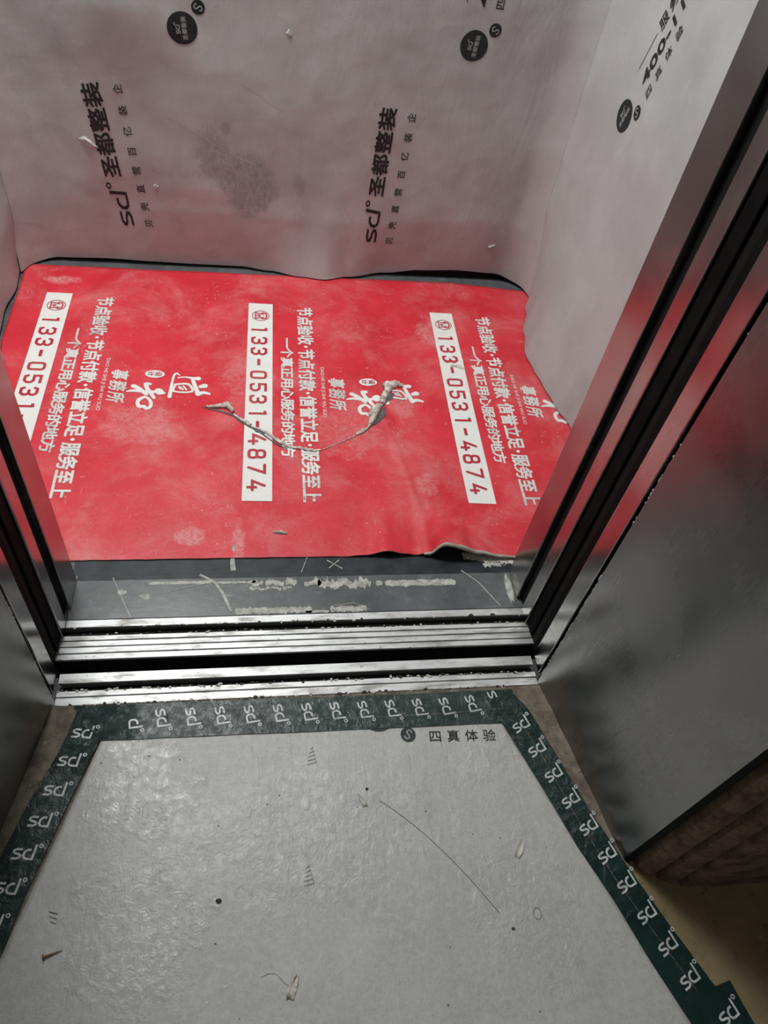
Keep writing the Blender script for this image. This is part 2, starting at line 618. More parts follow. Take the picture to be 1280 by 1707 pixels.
def emblem_figs(cx, cy, r):
    """double-hook curve of the small round emblem"""
    S = [(.46, .22), (.40, .46), (.12, .56), (-.14, .40), (-.10, .16), (.10, -.16), (.14, -.40), (-.12, -.56), (-.40, -.46), (-.46, -.22)]
    return stroke_fig([(cx + x * r, cy + y * r) for x, y in S], 0.16 * r)


def frame2d(o, uu, vv):
    """local (u,v) -> surface parameters"""
    return lambda u, v: (o[0] + u * uu[0] + v * vv[0], o[1] + u * uu[1] + v * vv[1])


# ------------------------------------------------------------------ the shell of cabin, portal and hall
struct('floor', box(-0.70, 0.70, 0.146, 1.24, -0.05, 0.0), SLATE)
struct('wall_back', box(-0.72, 0.72, 1.228, 1.27, -0.05, 2.3), BLACKP)
struct('wall_left', box(-0.73, -0.69, 0.235, 1.228, -0.05, 2.3), STEEL_DARK)
struct('wall_right', box(0.69, 0.73, 0.235, 1.228, -0.05, 2.3), STEEL_DARK)
struct('ceiling', box(-0.73, 0.73, 0.235, 1.228, 2.3, 2.34), m_plain('cabin_ceiling_white', (0.7, 0.7, 0.7), 0.5))

XJ = 0.402
for sx, side in ((1, 'right'), (-1, 'left')):
    bm = bmesh.new()
    x0, x1 = sorted((sx * XJ, sx * 0.73))
    add_box(bm, x0, x1, 0.166, 0.230, 0.0005, 2.3)
    struct('trim_cabin_return_' + side, bevel(bm, 0.0015), STEEL)
    # dark slot, then the leading edge of the retracted car door
    x0, x1 = sorted((sx * (XJ + 0.010), sx * 0.72))
    struct('trim_dark_slot_' + side, box(x0, x1, 0.1475, 0.1655, 0.0, 2.3), BLACKP)
x0 = XJ + 0.004
n_door = 1
for sx, side in ((-1, 'left'), (1, 'right')):
    a, b = sorted((sx * x0, sx * 0.72))
    bm = bevel(box(a, b, 0.110, 0.142, 0.004, 2.15), 0.002)
    d = struct('door_%d' % n_door, bm, STEEL)
    n_door += 1
    # black rubber buffers on the leading edge
    a, b = sorted((sx * (x0 + 0.004), sx * 0.45))
    bm = bevel(box(a, b, 0.082, 0.1095, 0.004, 2.15), 0.002)
    obj('rubber_buffer', bm, BLACK, d)
for sx, side in ((-1, 'left'), (1, 'right')):
    a, b = sorted((sx * x0, sx * 0.72))
    bm = bevel(box(a, b, 0.006, 0.044, 0.004, 2.15), 0.002)
    d = struct('door_%d' % n_door, bm, STEEL)
    n_door += 1
    a, b = sorted((sx * (x0 + 0.003), sx * 0.45))
    bm = bevel(box(a, b, 0.0445, 0.062, 0.004, 2.15), 0.002)
    obj('rubber_buffer', bm, BLACK, d)
    a, b = sorted((sx * (XJ + 0.012), sx * 0.55))
    struct('trim_shaft_lining_' + side, box(a, b, 0.0625, 0.0815, -0.05, 2.3), BLACKP)
    a, b = sorted((sx * (XJ + 0.009), sx * 0.55))
    struct('trim_jamb_gap_' + side, box(a, b, -0.0075, 0.0055, -0.02, 2.3), BLACK)

# splayed steel jamb panels of the landing portal
for sx, side in ((1, 'right'), (-1, 'left')):
    P = [(sx * 0.4015, -0.008), (sx * 0.4660, -0.307), (sx * 0.4740, -0.307), (sx * 0.412, -0.008)]
    if sx < 0: P = P[::-1]
    bm = prism(P[::-1], 0.001, 2.12)
    t = struct('trim_jamb_panel_' + side, bm, STEEL_DARK)
    # folded outer lip
    P = [(sx * 0.4662, -0.3072), (sx * 0.4705, -0.3135), (sx * 0.4765, -0.3115), (sx * 0.4745, -0.3072)]
    bm = prism(P, 0.001, 2.12)
    obj('folded_lip', bm, BLACKP, t)
    # flecks of dried paint and sealant along the gap between panel and door
    bm = bmesh.new()
    for k in range(60):
        z = 0.02 + 0.55 * random.random() ** 1.2 if k < 40 else 0.1 + 0.9 * random.random()
        L = random.uniform(0.002, 0.016) if random.random() < 0.3 else random.uniform(0.001, 0.004)
        w = random.uniform(0.0006, 0.0014)
        y = -0.0075 + random.uniform(-.0006, .0012)
        X = sx * (XJ + 0.0005)
        a, b = sorted((X - sx * 0.0004, X + sx * 0.0015))
        add_box(bm, a, b, y - w, y + w, z, z + L)
    fl = obj('sealant_fleck', bm, PALE, t)
    tag(fl, kind='stuff')
    # rough plaster edge of the wall opening with two vertical grooves
    P = [(0.4775, -0.3118), (0.4790, -0.2950), (0.4815, -0.2950), (0.4800, -0.3210), (0.4905, -0.3310), (0.5010, -0.3345), (0.5030, -0.3150), (0.5090, -0.3150),
         (0.5110, -0.3390), (0.5230, -0.3440), (0.5330, -0.3475), (0.5350, -0.3320), (0.5410, -0.3320), (0.5430, -0.3520), (0.60, -0.357), (1.9, -0.357), (1.9, -0.20), (0.4775, -0.20)]
    P = [(sx * x, y) for x, y in P]
    if sx < 0: P = P[::-1]
    bm = bmesh.new()
    add_prism(bm, P[::-1], 0.0005, 2.6)
    bmesh.ops.recalc_face_normals(bm, faces=bm.faces[:])
    struct('wall_hall_' + side, bm, ROUGHWALL)
# lintels over the doors and over the portal
struct('trim_cabin_lintel', box(-0.73, 0.73, 0.166, 0.230, 2.301, 2.34), STEEL)
struct('wall_hall_top', box(-1.9, 1.9, -0.357, -0.20, 2.601, 2.9), HALLWALL)
struct('trim_portal_head', box(-0.4735, 0.4735, -0.306, 0.0, 2.121, 2.14), STEEL_DARK)

struct('floor_landing', box(-1.9, 1.9, -2.6, -0.0145, -0.06, 0.0), [HALLFLOOR])
# the mortar bed between the sill, the jambs and the papered part
bm = bmesh.new()
out = [(-0.401, -0.0145), (0.401, -0.0145), (0.4655, -0.3065), (0.44, -0.34), (0.30, -0.06), (-0.30, -0.06), (-0.44, -0.34), (-0.4655, -0.3065)]
nx, ny = 90, 36
grid = {}


def in_mortar(x, y):
    hw = 0.4015 + (-y - 0.008) * 0.2175
    return -hw < x < hw


for j in range(ny + 1):
    y = -0.0147 - j / ny * 0.33
    for i in range(nx + 1):
        hw = 0.4012 + max(0, -y - 0.008) * 0.217
        x = -hw + 2 * hw * i / nx
        e = abs(x) / hw
        z = 0.0008 + 0.0010 * (0.5 + nz(x * 60, y * 60)) + 0.006 * max(0, e - 0.93) / 0.07 * (0.5 + nz(x * 25, y * 25, 3))
        z = 0.0006 + (z - 0.0006) * max(0, min(1, (0.27 + y) / 0.08))
        z = max(0.0004, z) if e > 0.90 or j < 2 else 0.0006
        grid[i, j] = bm.verts.new((x, y, z))
for j in range(ny):
    for i in range(nx):
        bm.faces.new((grid[i, j], grid[i, j + 1], grid[i + 1, j + 1], grid[i + 1, j]))
bmesh.ops.recalc_face_normals(bm, faces=bm.faces[:])
struct('floor_mortar_bed', bm, MORTAR, smooth=True)

# ------------------------------------------------------------------ the two door sills
def profile_x(bm, prof, x0, x1):
    """closed (y,z) outline extruded along x"""
    a = [bm.verts.new((x0, y, z)) for y, z in prof]
    b = [bm.verts.new((x1, y, z)) for y, z in prof]
    n = len(prof)
    bm.faces.new(a)
    bm.faces.new(list(reversed(b)))
    for i in range(n):
        bm.faces.new((a[i], b[i], b[(i + 1) % n], a[(i + 1) % n]))


def ribbed(y0, y1, cuts, zt=0.0, depth=0.0030, w=0.0022, lip=0.004):
    p = [(y0 + lip, -0.03), (y0 + lip, zt - 0.0045), (y0, zt - 0.0045), (y0, zt - 0.0008), (y0 + 0.0008, zt)]
    for c in sorted(cuts):
        p += [(c - w / 2 - .0004, zt), (c - w / 2, zt - depth), (c + w / 2, zt - depth), (c + w / 2 + .0004, zt)]
    p += [(y1 - 0.0008, zt), (y1, zt - 0.0008), (y1, -0.03)]
    return p


def sill_piece(name, prof, x0, x1, parent):
    bm = bmesh.new()
    profile_x(bm, prof, x0, x1)
    bmesh.ops.recalc_face_normals(bm, faces=bm.faces[:])
    return obj(name, bm, ALU, parent)


s1 = thing('door_sill', (0, 0.10, -0.03), 'silver ribbed aluminium sill at the front edge of the lift car floor', 'door sill')
sill_piece('back_rail', ribbed(0.1300, 0.1450, []), -0.42, 0.42, s1)
sill_piece('ribbed_tread', ribbed(0.0685, 0.1140, [0.1040, 0.0925, 0.0800]), -0.42, 0.42, s1)
obj('guide_groove', box(-0.42, 0.42, 0.1142, 0.1298, -0.03, -0.014), BLACKP, s1)
obj('toe_guard', box(-0.42, 0.42, 0.0700, 0.0722, -0.26, -0.0047), BLACK, s1)  # black colour stands in for the shade of the shaft gap
s2 = thing('door_sill', (0, 0.01, -0.03), 'silver aluminium landing sill nearest the green taped paper, in front of the black gap', 'door sill')
sill_piece('back_rail', ribbed(0.0260, 0.0440, []), -0.402, 0.402, s2)
sill_piece('ribbed_tread', ribbed(-0.0130, 0.0125, [0.0015]), -0.402, 0.402, s2)
obj('guide_groove', box(-0.402, 0.402, 0.0127, 0.0258, -0.03, -0.014), BLACKP, s2)
struct('trim_shaft_gap', box(-0.42, 0.42, 0.0445, 0.090, -0.30, -0.262), BLACK)  # black block in place of the unlit shaft below the sills

# grit caught in the grooves and along the sill edges
bm = bmesh.new()
for k in range(420):
    x = random.uniform(-0.40, 0.40)
    y, z = random.choice(((0.115, 0.0), (0.1298, 0.0), (0.0128, 0.0), (-0.0135, 0.001), (0.122, -0.0135), (0.019, -0.0135), (-0.0135, 0.001), (0.0128, 0.0)))
    r = random.uniform(0.0006, 0.0022) * (1.5 if random.random() < .08 else 1)
    m = Matrix.Translation((x, y + random.uniform(-.002, .002), z + r * 0.4)) @ Matrix.Diagonal((random.uniform(.8, 2.2), 1, .7, 1))
    g = bmesh.ops.create_icosphere(bm, subdivisions=1, radius=r, matrix=m)
    for v in g['verts']:
        v.co += Vector((random.uniform(-1, 1), random.uniform(-1, 1), random.uniform(-1, 1))) * r * 0.3
        for f in v.link_faces: f.material_index = k % 2
tag(obj('grit', bm, [CRUMB, PALE], origin=(0, 0.01, 0)), 'loose grit and mortar crumbs along the grooves of both metal sills', 'grit', kind='stuff')

# ------------------------------------------------------------------ red printed sheet on the cabin floor
LIFT = [(-0.66, 0), (0.08, 0), (0.125, 0.004), (0.165, 0.016), (0.20, 0.006), (0.222, 0.001), (0.245, 0.008), (0.275, 0.042), (0.30, 0.036),
        (0.34, 0.020), (0.39, 0.008), (0.43, 0.003), (0.66, 0.0)]


def front_y(x):
    return 0.269 - 0.010 * max(0, (x - 0.25)) / 0.17 + 0.0012 * nz(x * 30, 2)


def red_z(x, y):
    z = 0.0022 + 0.0012 * (nz(x * 4, y * 4, 1) + 1)
    d = max(0.0, y - front_y(x))
    z += lerp_tab(LIFT, x) * math.exp(-(d / 0.085) ** 1.3)
    # long soft fold running back from the front edge, and a cross fold by the right-hand print
    cx = 0.262 - 0.07 * (y - 0.27) / 0.45
    if y < 0.85: z += 0.0030 * math.exp(-((x - cx) / 0.006) ** 2) * (1 - max(0, y - 0.6) / 0.25)
    z += 0.0030 * math.exp(-((y - (0.86 - 0.05 * (x - 0.3))) / 0.007) ** 2) * (1 if x > 0.30 else math.exp(-((x - .30) / .05) ** 2))
    # small ridges raised by the tear
    for (px, py, h) in ((-0.16, 0.668, .006), (-0.08, 0.60, .006), (0.0, 0.546, .005), (0.16, 0.625, .006), (0.22, 0.72, .008)):
        z += h * math.exp(-(((x - px) / 0.03) ** 2 + ((y - py) / 0.03) ** 2))
    return z


XL, XR = -0.655, 0.664
bm = bmesh.new()
nx, ny = 190, 120
g = {}
for i in range(nx + 1):
    x = XL + (XR - XL) * i / nx
    yb = 1.193 + 0.003 * nz(x * 5, 9) - (0.022 * max(0, x - .45) / .2)
    for j in range(ny + 1):
        s = (j / ny) ** 1.25
        y = front_y(x) + (yb - front_y(x)) * s
        xx = x + (0.004 * nz(y * 8, 4) if i == 0 else 0)
        g[i, j] = bm.verts.new((xx, y, red_z(xx, y)))
for i in range(nx):
    for j in range(ny):
        bm.faces.new((g[i, j], g[i + 1, j], g[i + 1, j + 1], g[i, j + 1]))
root_red = thing('floor_paper', (0, 0.7, 0), 'red printed protective sheet with white banners covering the lift car floor, torn in the middle', 'floor paper')
sheet = obj('sheet', bm, [RED, KRAFT], root_red, smooth=True)
md = sheet.modifiers.new('thickness', 'SOLIDIFY')
md.thickness = 0.0013
md.offset = -1
md.material_offset = 1
md.material_offset_rim = 1


def red_map(o, uu, vv, eps):
    fr = frame2d(o, uu, vv)

    def f(u, v):
        x, y = fr(u, v)
        return Vector((x, y, red_z(x, y) + eps))
    return f


PHONE = [('1', .102), ('3', .149), ('3', .189), ('-', .229), ('0', .274), ('5', .317), ('3', .357), ('1', .398), ('-', .441), ('4', .485), ('8', .526), ('7', .568), ('4', .613)]
DAO = [([(0.2875, 0.337), (0.2816, 0.3299), (0.2881, 0.3249), (0.3084, 0.3229), (0.331, 0.3221), (0.3603, 0.3209)], [.002, .004, .004, .004, .0055, .007]),
       ([(0.2959, 0.3348), (0.293, 0.3495), (0.2959, 0.3665), (0.2964, 0.3786)], [.003, .003, .006, .010]),
       ([(0.3011, 0.3668), (0.3238, 0.3739), (0.3488, 0.3815)], [.007, .007, .009]),
       ([(0.3195, 0.3293), (0.3163, 0.3577), (0.3409, 0.3677), (0.342, 0.3285), (0.3195, 0.3312)], [.004, .005, .004, .0035, .004]),
       ([(0.3255, 0.3381), (0.3346, 0.3416)], [.003, .002]), ([(0.3232, 0.348), (0.3356, 0.3554)], [.003, .003]), ([(0.327, 0.342), (0.336, 0.348)], [.003, .003]),
       ([(0.3234, 0.3859), (0.3203, 0.3941)], [.008, .011]),
       ([(0.3474, 0.3819), (0.3429, 0.3936), (0.3467, 0.4058)], [.009, .007, .005])]
HE = [([(0.3478, 0.229), (0.3446, 0.243), (0.3466, 0.2701), (0.3458, 0.2952)], [.003, .006, .007, .006]),
      ([(0.3294, 0.2412), (0.3387, 0.2549), (0.3548, 0.2709)], [.009, .008, .007]),
      ([(0.3213, 0.2756), (0.3216, 0.2675), (0.3355, 0.2707), (0.3491, 0.2793), (0.3653, 0.2881)], [.006, .008, .007, .007, .006]),
      ([(0.343, 0.2959), (0.347, 0.3008), (0.3495, 0.3101)], [.014, .014, .003]),
      ([(0.3631, 0.27), (0.3715, 0.2585), (0.3824, 0.2556), (0.3943, 0.2601), (0.3941, 0.2698), (0.4001, 0.2757), (0.3951, 0.2831), (0.3817, 0.2835), (0.3697, 0.2778), (0.3631, 0.27)],
       [.005, .007, .006, .007, .007, .006, .006, .006, .005, .005])]


def red_print(ox, oy, lean, full=True):
    uu, vv = (-lean, -1.0), (1.0, -lean)
    M = red_map((ox, oy), uu, vv, 0.0012)
    M2 = red_map((ox, oy), uu, vv, 0.0020)
    # white strip with the number
    n, k = 44, 6
    vs = [(0.655 * i / n, 0.060 * j / k) for i in range(n + 1) for j in range(k + 1)]
    fs = [(i * (k + 1) + j, (i + 1) * (k + 1) + j, (i + 1) * (k + 1) + j + 1, i * (k + 1) + j + 1) for i in range(n) for j in range(k)]
    bm = bmesh.new()
    emit(bm, vs, fs, M, 1)
    banner = obj('number_banner', bm, WHITE_PRINT, root_red)
    bm = bmesh.new()
    for ch, s in PHONE:
        for vs, fs in digit_figs(ch, 0.028, 0.039, 0.0062):
            emit(bm, [(s - 0.014 + x, 0.0085 + y) for x, y in vs], fs, M2)
    obj('banner_digits', bm, RED_PRINT, banner)
    bm = bmesh.new()
    emit(bm, *ring_fig(0.051, 0.0305, 0.0205, 0.0215, 0.0020), M2)
    for pts, w in (([(0.043, 0.031), (0.0385, 0.036), (0.041, 0.043), (0.051, 0.0455), (0.061, 0.043), (0.0635, 0.036), (0.059, 0.031)], .0036),
                   ([(0.045, 0.038), (0.0395, 0.018), (0.0625, 0.018), (0.057, 0.038)], .0032),
                   ([(0.047, 0.026), (0.051, 0.030), (0.055, 0.026), (0.051, 0.022), (0.047, 0.026)], .0026)):
        emit(bm, *ribbon_fig(pts, w), M2)
    obj('telephone_symbol', bm, RED_PRINT, banner)
    # slogans
    bm = bmesh.new()
    s = 0.006
    for ch in '节点验收·节点付款·信誉立足·服务至上':
        if ch == '·':
            emit(bm, *disc_fig(s + 0.0085, 0.140, 0.0042, 0.0042, 14), M)
            s += 0.017
        else:
            put_text(bm, ch, s + 0.000, 0.1200, 0.0385, 0.0405, M, 0.031)
            s += 0.0375
    obj('slogan_lettering', bm, WHITE_PRINT, root_red)
    bm = bmesh.new()
    s = 0.134
    for ch in '一个真正用心服务的地方':
        put_text(bm, ch, s - .001, 0.0785, 0.0385, 0.0310, M, 0.030)
        s += 0.0366
    obj('tagline_lettering', bm, WHITE_PRINT, root_red)
    bm = bmesh.new()
    put_text(bm, 'DAO HE SHE JI SHI WU SUO', 0.238, 0.1700, 0.172, 0.0105, M, 0.0, 'box')
    obj('small_lettering', bm, WHITE_PRINT, root_red)
    bm = bmesh.new()
    for i, ch in enumerate('事務所'):
        put_text(bm, ch, 0.273 + i * 0.0375, 0.188, 0.034, 0.040, M, 0.026, shear=0.15)
    for pts, w in DAO + HE:
        emit(bm, *stroke_fig(pts, [q * 1.3 for q in w]), M)
    em = obj('logo_lettering', bm, WHITE_PRINT, root_red)
    bm = bmesh.new()
    emit(bm, *disc_fig(0.2865, 0.2825, 0.0128, 0.0215), M)
    seal = obj('oval_seal', bm, WHITE_PRINT, root_red)
    bm = bmesh.new()
    put_text(bm, '设', 0.2780, 0.2830, 0.017, 0.0165, M2, 0.012)
    put_text(bm, '计', 0.2780, 0.2660, 0.017, 0.0165, M2, 0.012)
    obj('seal_characters', bm, RED_PRINT, seal)


red_print(-0.587, 1.075, 0.020)
red_print(-0.1025, 1.063, 0.018)
red_print(0.3645, 1.052, 0.022)


# ragged tear with rolled, fuzzy lips
def torn_lip(path, widths, lift, side, parent, seed):
    rnd = random.Random(seed)
    bm = bmesh.new()
    P = []
    for (a, b) in zip(path, path[1:]):
        for k in range(6):
            P.append(Vector(a).lerp(Vector(b), k / 6))
    P.append(Vector(path[-1]))
    n = len(P)
    rings = []
    for i, p in enumerate(P):
        a = P[max(0, i - 1)]
        b = P[min(n - 1, i + 1)]
        d = (b - a).normalized()
        nr = Vector((-d.y, d.x)) * side
        t = i / (n - 1) * (len(widths) - 1)
        w = widths[int(t)] + (widths[min(len(widths) - 1, int(t) + 1)] - widths[int(t)]) * (t - int(t))
        w *= 0.85 + 0.5 * nz(i * 0.7, seed) + rnd.uniform(-.15, .15)
        zz = red_z(p.x, p.y)
        row = []
        for k in range(7):
            an = PI * 1.15 * k / 6
            off = w * (0.55 - 0.55 * math.cos(an)) + rnd.uniform(-.0005, .0005)
            hgt = lift * (w / 0.012) * math.sin(min(an, PI)) + rnd.uniform(0, .0008)
            q = p + nr * off
            row.append(bm.verts.new((q.x, q.y, zz + 0.0012 + hgt)))
        rings.append(row)
    for r0, r1 in zip(rings, rings[1:]):
        for k in range(6):
            bm.faces.new((r0[k], r1[k], r1[k + 1], r0[k + 1]))
    bmesh.ops.recalc_face_normals(bm, faces=bm.faces[:])
    o = obj('torn_flap', bm, TORN, parent, smooth=True)
    m = o.modifiers.new('thickness', 'SOLIDIFY')
    m.thickness = 0.0008
    return o


def torn_slit(path, ws, parent):
    bm = bmesh.new()
    emit(bm, *ribbon_fig(path, ws, False), red_map((0, 0), (1, 0), (0, 1), 0.0016), 0.01)
    return obj('tear_slit', bm, SLATE, parent)


torn_lip([(-0.195, 0.676), (-0.175, 0.668), (-0.150, 0.668), (-0.137, 0.655)], [.004, .010, .017, .007], .008, 1, root_red, 1)
torn_lip([(-0.135, 0.652), (-0.110, 0.628), (-0.098, 0.616)], [.003, .008, .006], .005, 1, root_red, 2)
torn_lip([(-0.094, 0.612), (-0.060, 0.588), (-0.036, 0.566), (-0.014, 0.549)], [.004, .009, .010, .008], .005, 1, root_red, 3)
torn_lip([(-0.016, 0.550), (0.010, 0.545), (0.034, 0.541), (0.052, 0.548)], [.006, .009, .010, .003], .005, 1, root_red, 4)
torn_lip([(0.054, 0.549), (0.10, 0.574), (0.132, 0.594)], [.0015, .0022, .002], .002, 1, root_red, 5)
torn_lip([(0.132, 0.594), (0.150, 0.600), (0.160, 0.612)], [.007, .011, .005], .006, 1, root_red, 6)
torn_lip([(0.160, 0.612), (0.176, 0.632), (0.192, 0.668), (0.203, 0.690)], [.004, .015, .022, .008], .010, 1, root_red, 7)
torn_lip([(0.204, 0.690), (0.215, 0.712), (0.228, 0.740), (0.246, 0.760)], [.012, .018, .020, .010], .009, 1, root_red, 8)
torn_lip([(0.222, 0.752), (0.238, 0.758), (0.256, 0.754)], [.008, .018, .008], .008, 1, root_red, 9)
torn_slit([(-0.205, 0.678), (-0.17, 0.662), (-0.135, 0.650), (-0.10, 0.615), (-0.06, 0.580), (-0.02, 0.548)], [.001, .004, .003, .005, .004, .003], root_red)
torn_slit([(-0.095, 0.612), (-0.082, 0.598), (-0.066, 0.592)], [.003, .009, .002], root_red)
torn_slit([(0.15, 0.605), (0.180, 0.637), (0.198, 0.662), (0.206, 0.684)], [.001, .012, .016, .003], root_red)
torn_slit([(0.200, 0.69), (0.222, 0.714), (0.232, 0.730)], [.003, .010, .002], root_red)
torn_lip([(-0.054, 0.328), (-0.040, 0.327), (-0.026, 0.324)], [.002, .006, .002], .005, 1, root_red, 11)
torn_slit([(-0.055, 0.3275), (-0.040, 0.325), (-0.026, 0.3235)], [.0005, .003, .0005], root_red)
# scrap of torn paper stuck on the right-hand banner
torn_lip([(0.385, 0.838), (0.402, 0.832), (0.416, 0.826)], [.004, .012, .005], .004, 1, root_red, 12)

# the lifted front edge shows the pale underside
bm = bmesh.new()
prev = None
for i in range(61):
    x = 0.236 + 0.196 * i / 60
    yy, zz = front_y(x), red_z(x, front_y(x))
    w = 0.011 * math.sin(PI * (i / 60) ** 0.7) ** 0.8 * (0.8 + 0.5 * nz(x * 40, 3)) + 0.001
    row = [bm.verts.new((x, yy + 0.0005, zz + 0.0003)), bm.verts.new((x, yy - 0.0022, zz - 0.0004)),
           bm.verts.new((x + .001, yy - 0.0026 - w * .35, max(0.0016, zz - w * .6))), bm.verts.new((x + .002, yy - 0.001 - w * .25, max(0.0014, zz - w)))]
    if prev:
        for k in range(3): bm.faces.new((prev[k], prev[k + 1], row[k + 1], row[k]))
    prev = row
obj('curled_edge', bm, KRAFT, root_red, smooth=True)['label'] = 'pale curled underside of the lifted front edge'

bm = bmesh.new()
for (xa, xb, ya, yb) in ((0.315, 0.416, 0.2375, 0.262),):
    prev = None
    for i in range(41):
        x = xa + (xb - xa) * i / 40
        t_ = i / 40
        lo = yb - (yb - ya) * (0.15 + 0.8 * t_) * (0.8 + 0.35 * nz(x * 90, 4) + 0.25 * nz(x * 260, 5))
        row = (bm.verts.new((x, lo, 0.0012)), bm.verts.new((x, 0.275, 0.0012)))
        if prev: bm.faces.new((prev[0], row[0], row[1], prev[1]))
        prev = row
obj('torn_underlayer', bm, TORN, root_red)

# dark tape between the red sheet and the sill; glue smears
bm = bmesh.new()
xs = [-0.41 + 0.82 * i / 80 for i in range(81)]
prev = None
for x in xs:
    a = bm.verts.new((x, 0.2365 + 0.0009 * nz(x * 40, 1), 0.0007))
    b = bm.verts.new((x, 0.290, 0.0007))
    c = bm.verts.new((x, 0.2365 + 0.0009 * nz(x * 40, 1), 0.0))
    if prev:
        bm.faces.new((prev[0], a, b, prev[1]))
        bm.faces.new((prev[2], c, a, prev[0]))
    prev = (a, b, c)
bmesh.ops.recalc_face_normals(bm, faces=bm.faces[:])
tag(obj('floor_tape', bm, DARKTAPE, origin=(0, 0.25, 0)), 'strip of black floor tape along the front edge of the red sheet', 'floor tape')
bm = bmesh.new()
prev = None
for x in xs:
    a = bm.verts.new((x, 0.2265 + 0.0008 * nz(x * 30, 5), 0.0005))
    b = bm.verts.new((x, 0.2372, 0.0005))
    if prev: bm.faces.new((prev[0], a, b, prev[1]))
    prev = (a, b)
bmesh.ops.recalc_face_normals(bm, faces=bm.faces[:])
tag(obj('floor_tape', bm, DARKTAPE, origin=(0, 0.23, 0)), 'narrow lower band of black tape, next to the grey strip with glue smears', 'floor tape')


def blotch(bm, x0, x1, yc, hw, seed, z=0.0006, ragged=1.0, step=0.0014):
    """irregular smear running along x, broken where the noise drops"""
    n = max(4, int((x1 - x0) / step))
    prev = None
    for i in range(n + 1):
        x = x0 + (x1 - x0) * i / n
        e = min(1, i / 2.5, (n - i) / 2.5)
        w1 = hw * e * (0.8 + ragged * (0.9 * nz(x * 60, seed, 1) + 0.8 * nz(x * 190, seed, 2) + 0.5 * nz(x * 480, seed, 3)))
        w2 = hw * e * (0.8 + ragged * (0.9 * nz(x * 60, seed, 7) + 0.8 * nz(x * 190, seed, 8) + 0.5 * nz(x * 480, seed, 9)))
        if w1 + w2 < 0.0012:
            prev = None
            continue
        a = bm.verts.new((x, yc - w2, z))
        b = bm.verts.new((x, yc + w1, z))
        if prev: bm.faces.new((prev[0], a, b, prev[1]))
        prev = (a, b)


bm = bmesh.new()
blotch(bm, -0.278, -0.165, 0.2175, 0.0042, 1, ragged=.25)
blotch(bm, -0.165, -0.085, 0.2160, 0.0030, 2, ragged=.9)
blotch(bm, -0.095, -0.01, 0.2130, 0.0065, 3, ragged=1.5)
blotch(bm, 0.00, 0.035, 0.212, 0.0065, 4, ragged=1.5)
blotch(bm, 0.025, 0.128, 0.2085, 0.0105, 5, ragged=.9)
blotch(bm, 0.134, 0.150, 0.2075, 0.0085, 6, ragged=.5)
blotch(bm, 0.152, 0.292, 0.2065, 0.0085, 7, ragged=.35)
blotch(bm, -0.10, -0.02, 0.2015, 0.0030, 21, ragged=2)
blotch(bm, -0.125, 0.015, 0.1535, 0.0080, 8, ragged=.5)
blotch(bm, 0.0, 0.045, 0.1490, 0.0035, 9, ragged=.5)
blotch(bm, 0.045, 0.115, 0.1530, 0.0072, 10, ragged=.6)
blotch(bm, -0.330, -0.312, 0.200, 0.006, 12, ragged=.8)
blotch(bm, -0.292, -0.272, 0.190, 0.006, 13, ragged=.8)
blotch(bm, 0.385, 0.402, 0.190, 0.035, 14, ragged=.9, step=.0018)
blotch(bm, 0.35, 0.40, 0.246, 0.006, 15, ragged=1.2, step=.0018, z=0.0012)
for pts, w in (([(-0.340, 0.231), (-0.328, 0.205), (-0.302, 0.148)], [.0015, .0012, .0018]),
               ([(-0.188, 0.234), (-0.160, 0.217), (-0.145, 0.190), (-0.130, 0.154)], [.005, .004, .006, .004]),
               ([(-0.255, 0.196), (-0.215, 0.206), (-0.165, 0.218)], [.0008, .0014, .001]),
               ([(0.306, 0.232), (0.335, 0.205), (0.368, 0.150)], [.0022, .0026, .002]),
               ([(-0.150, 0.216), (-0.10, 0.214), (-0.08, 0.205)], [.001, .0016, .001]),
               ([(0.038, 0.222), (0.044, 0.214), (0.046, 0.225)], [.002, .003, .001]),
               ([(-0.402, 0.236), (-0.406, 0.19), (-0.404, 0.149)], [.0012, .0025, .002]),
               ([(0.05, 0.160), (0.09, 0.166), (0.12, 0.150)], [.0006, .0012, .0006]),
               ([(-0.13, 0.262), (-0.128, 0.242)], [.008, .010]), ([(-0.127, 0.30), (-0.13, 0.262)], [.004, .008]),
               ([(0.01, 0.268), (-0.003, 0.235)], [.001, .0015]), ([(0.047, 0.262), (0.075, 0.242)], [.002, .002]), ([(0.07, 0.262), (0.05, 0.244)], [.002, .002])):
    vs, fs = ribbon_fig(pts, w, False)
    emit(bm, vs, fs, lambda u, v: Vector((u, v, (0.0013 if v > .2255 else 0.0008) if v < 0.266 else red_z(u, v) + .0014)), 1)
bmesh.ops.recalc_face_normals(bm, faces=bm.faces[:])
for f in bm.faces:
    if f.normal.z < 0: f.normal_flip()
tag(obj('glue_residue', bm, GLUE, origin=(0, 0.2, 0)), 'pale dried glue smears and cracks on the dark strip before the red sheet', 'glue residue', kind='stuff')

# ------------------------------------------------------------------ grey protective paper on the cabin walls
BB = [(-0.662, 1.195, 0.006), (-0.640, 1.210, 0.006), (-0.577, 1.217, 0.011), (-0.46, 1.217, 0.014), (-0.356, 1.217, 0.011), (-0.234, 1.217, 0.009), (-0.126, 1.217, 0.009), (-0.047, 1.206, 0.006),
      (0.031, 1.185, 0.006), (0.095, 1.176, 0.006), (0.161, 1.195, 0.006), (0.261, 1.217, 0.010), (0.36, 1.217, 0.023), (0.461, 1.217, 0.028), (0.565, 1.217, 0.024), (0.638, 1.212, 0.010), (0.680, 1.168, 0.006)]
BBY = [(p[0], p[1]) for p in BB]
BBZ = [(p[0], p[2]) for p in BB]


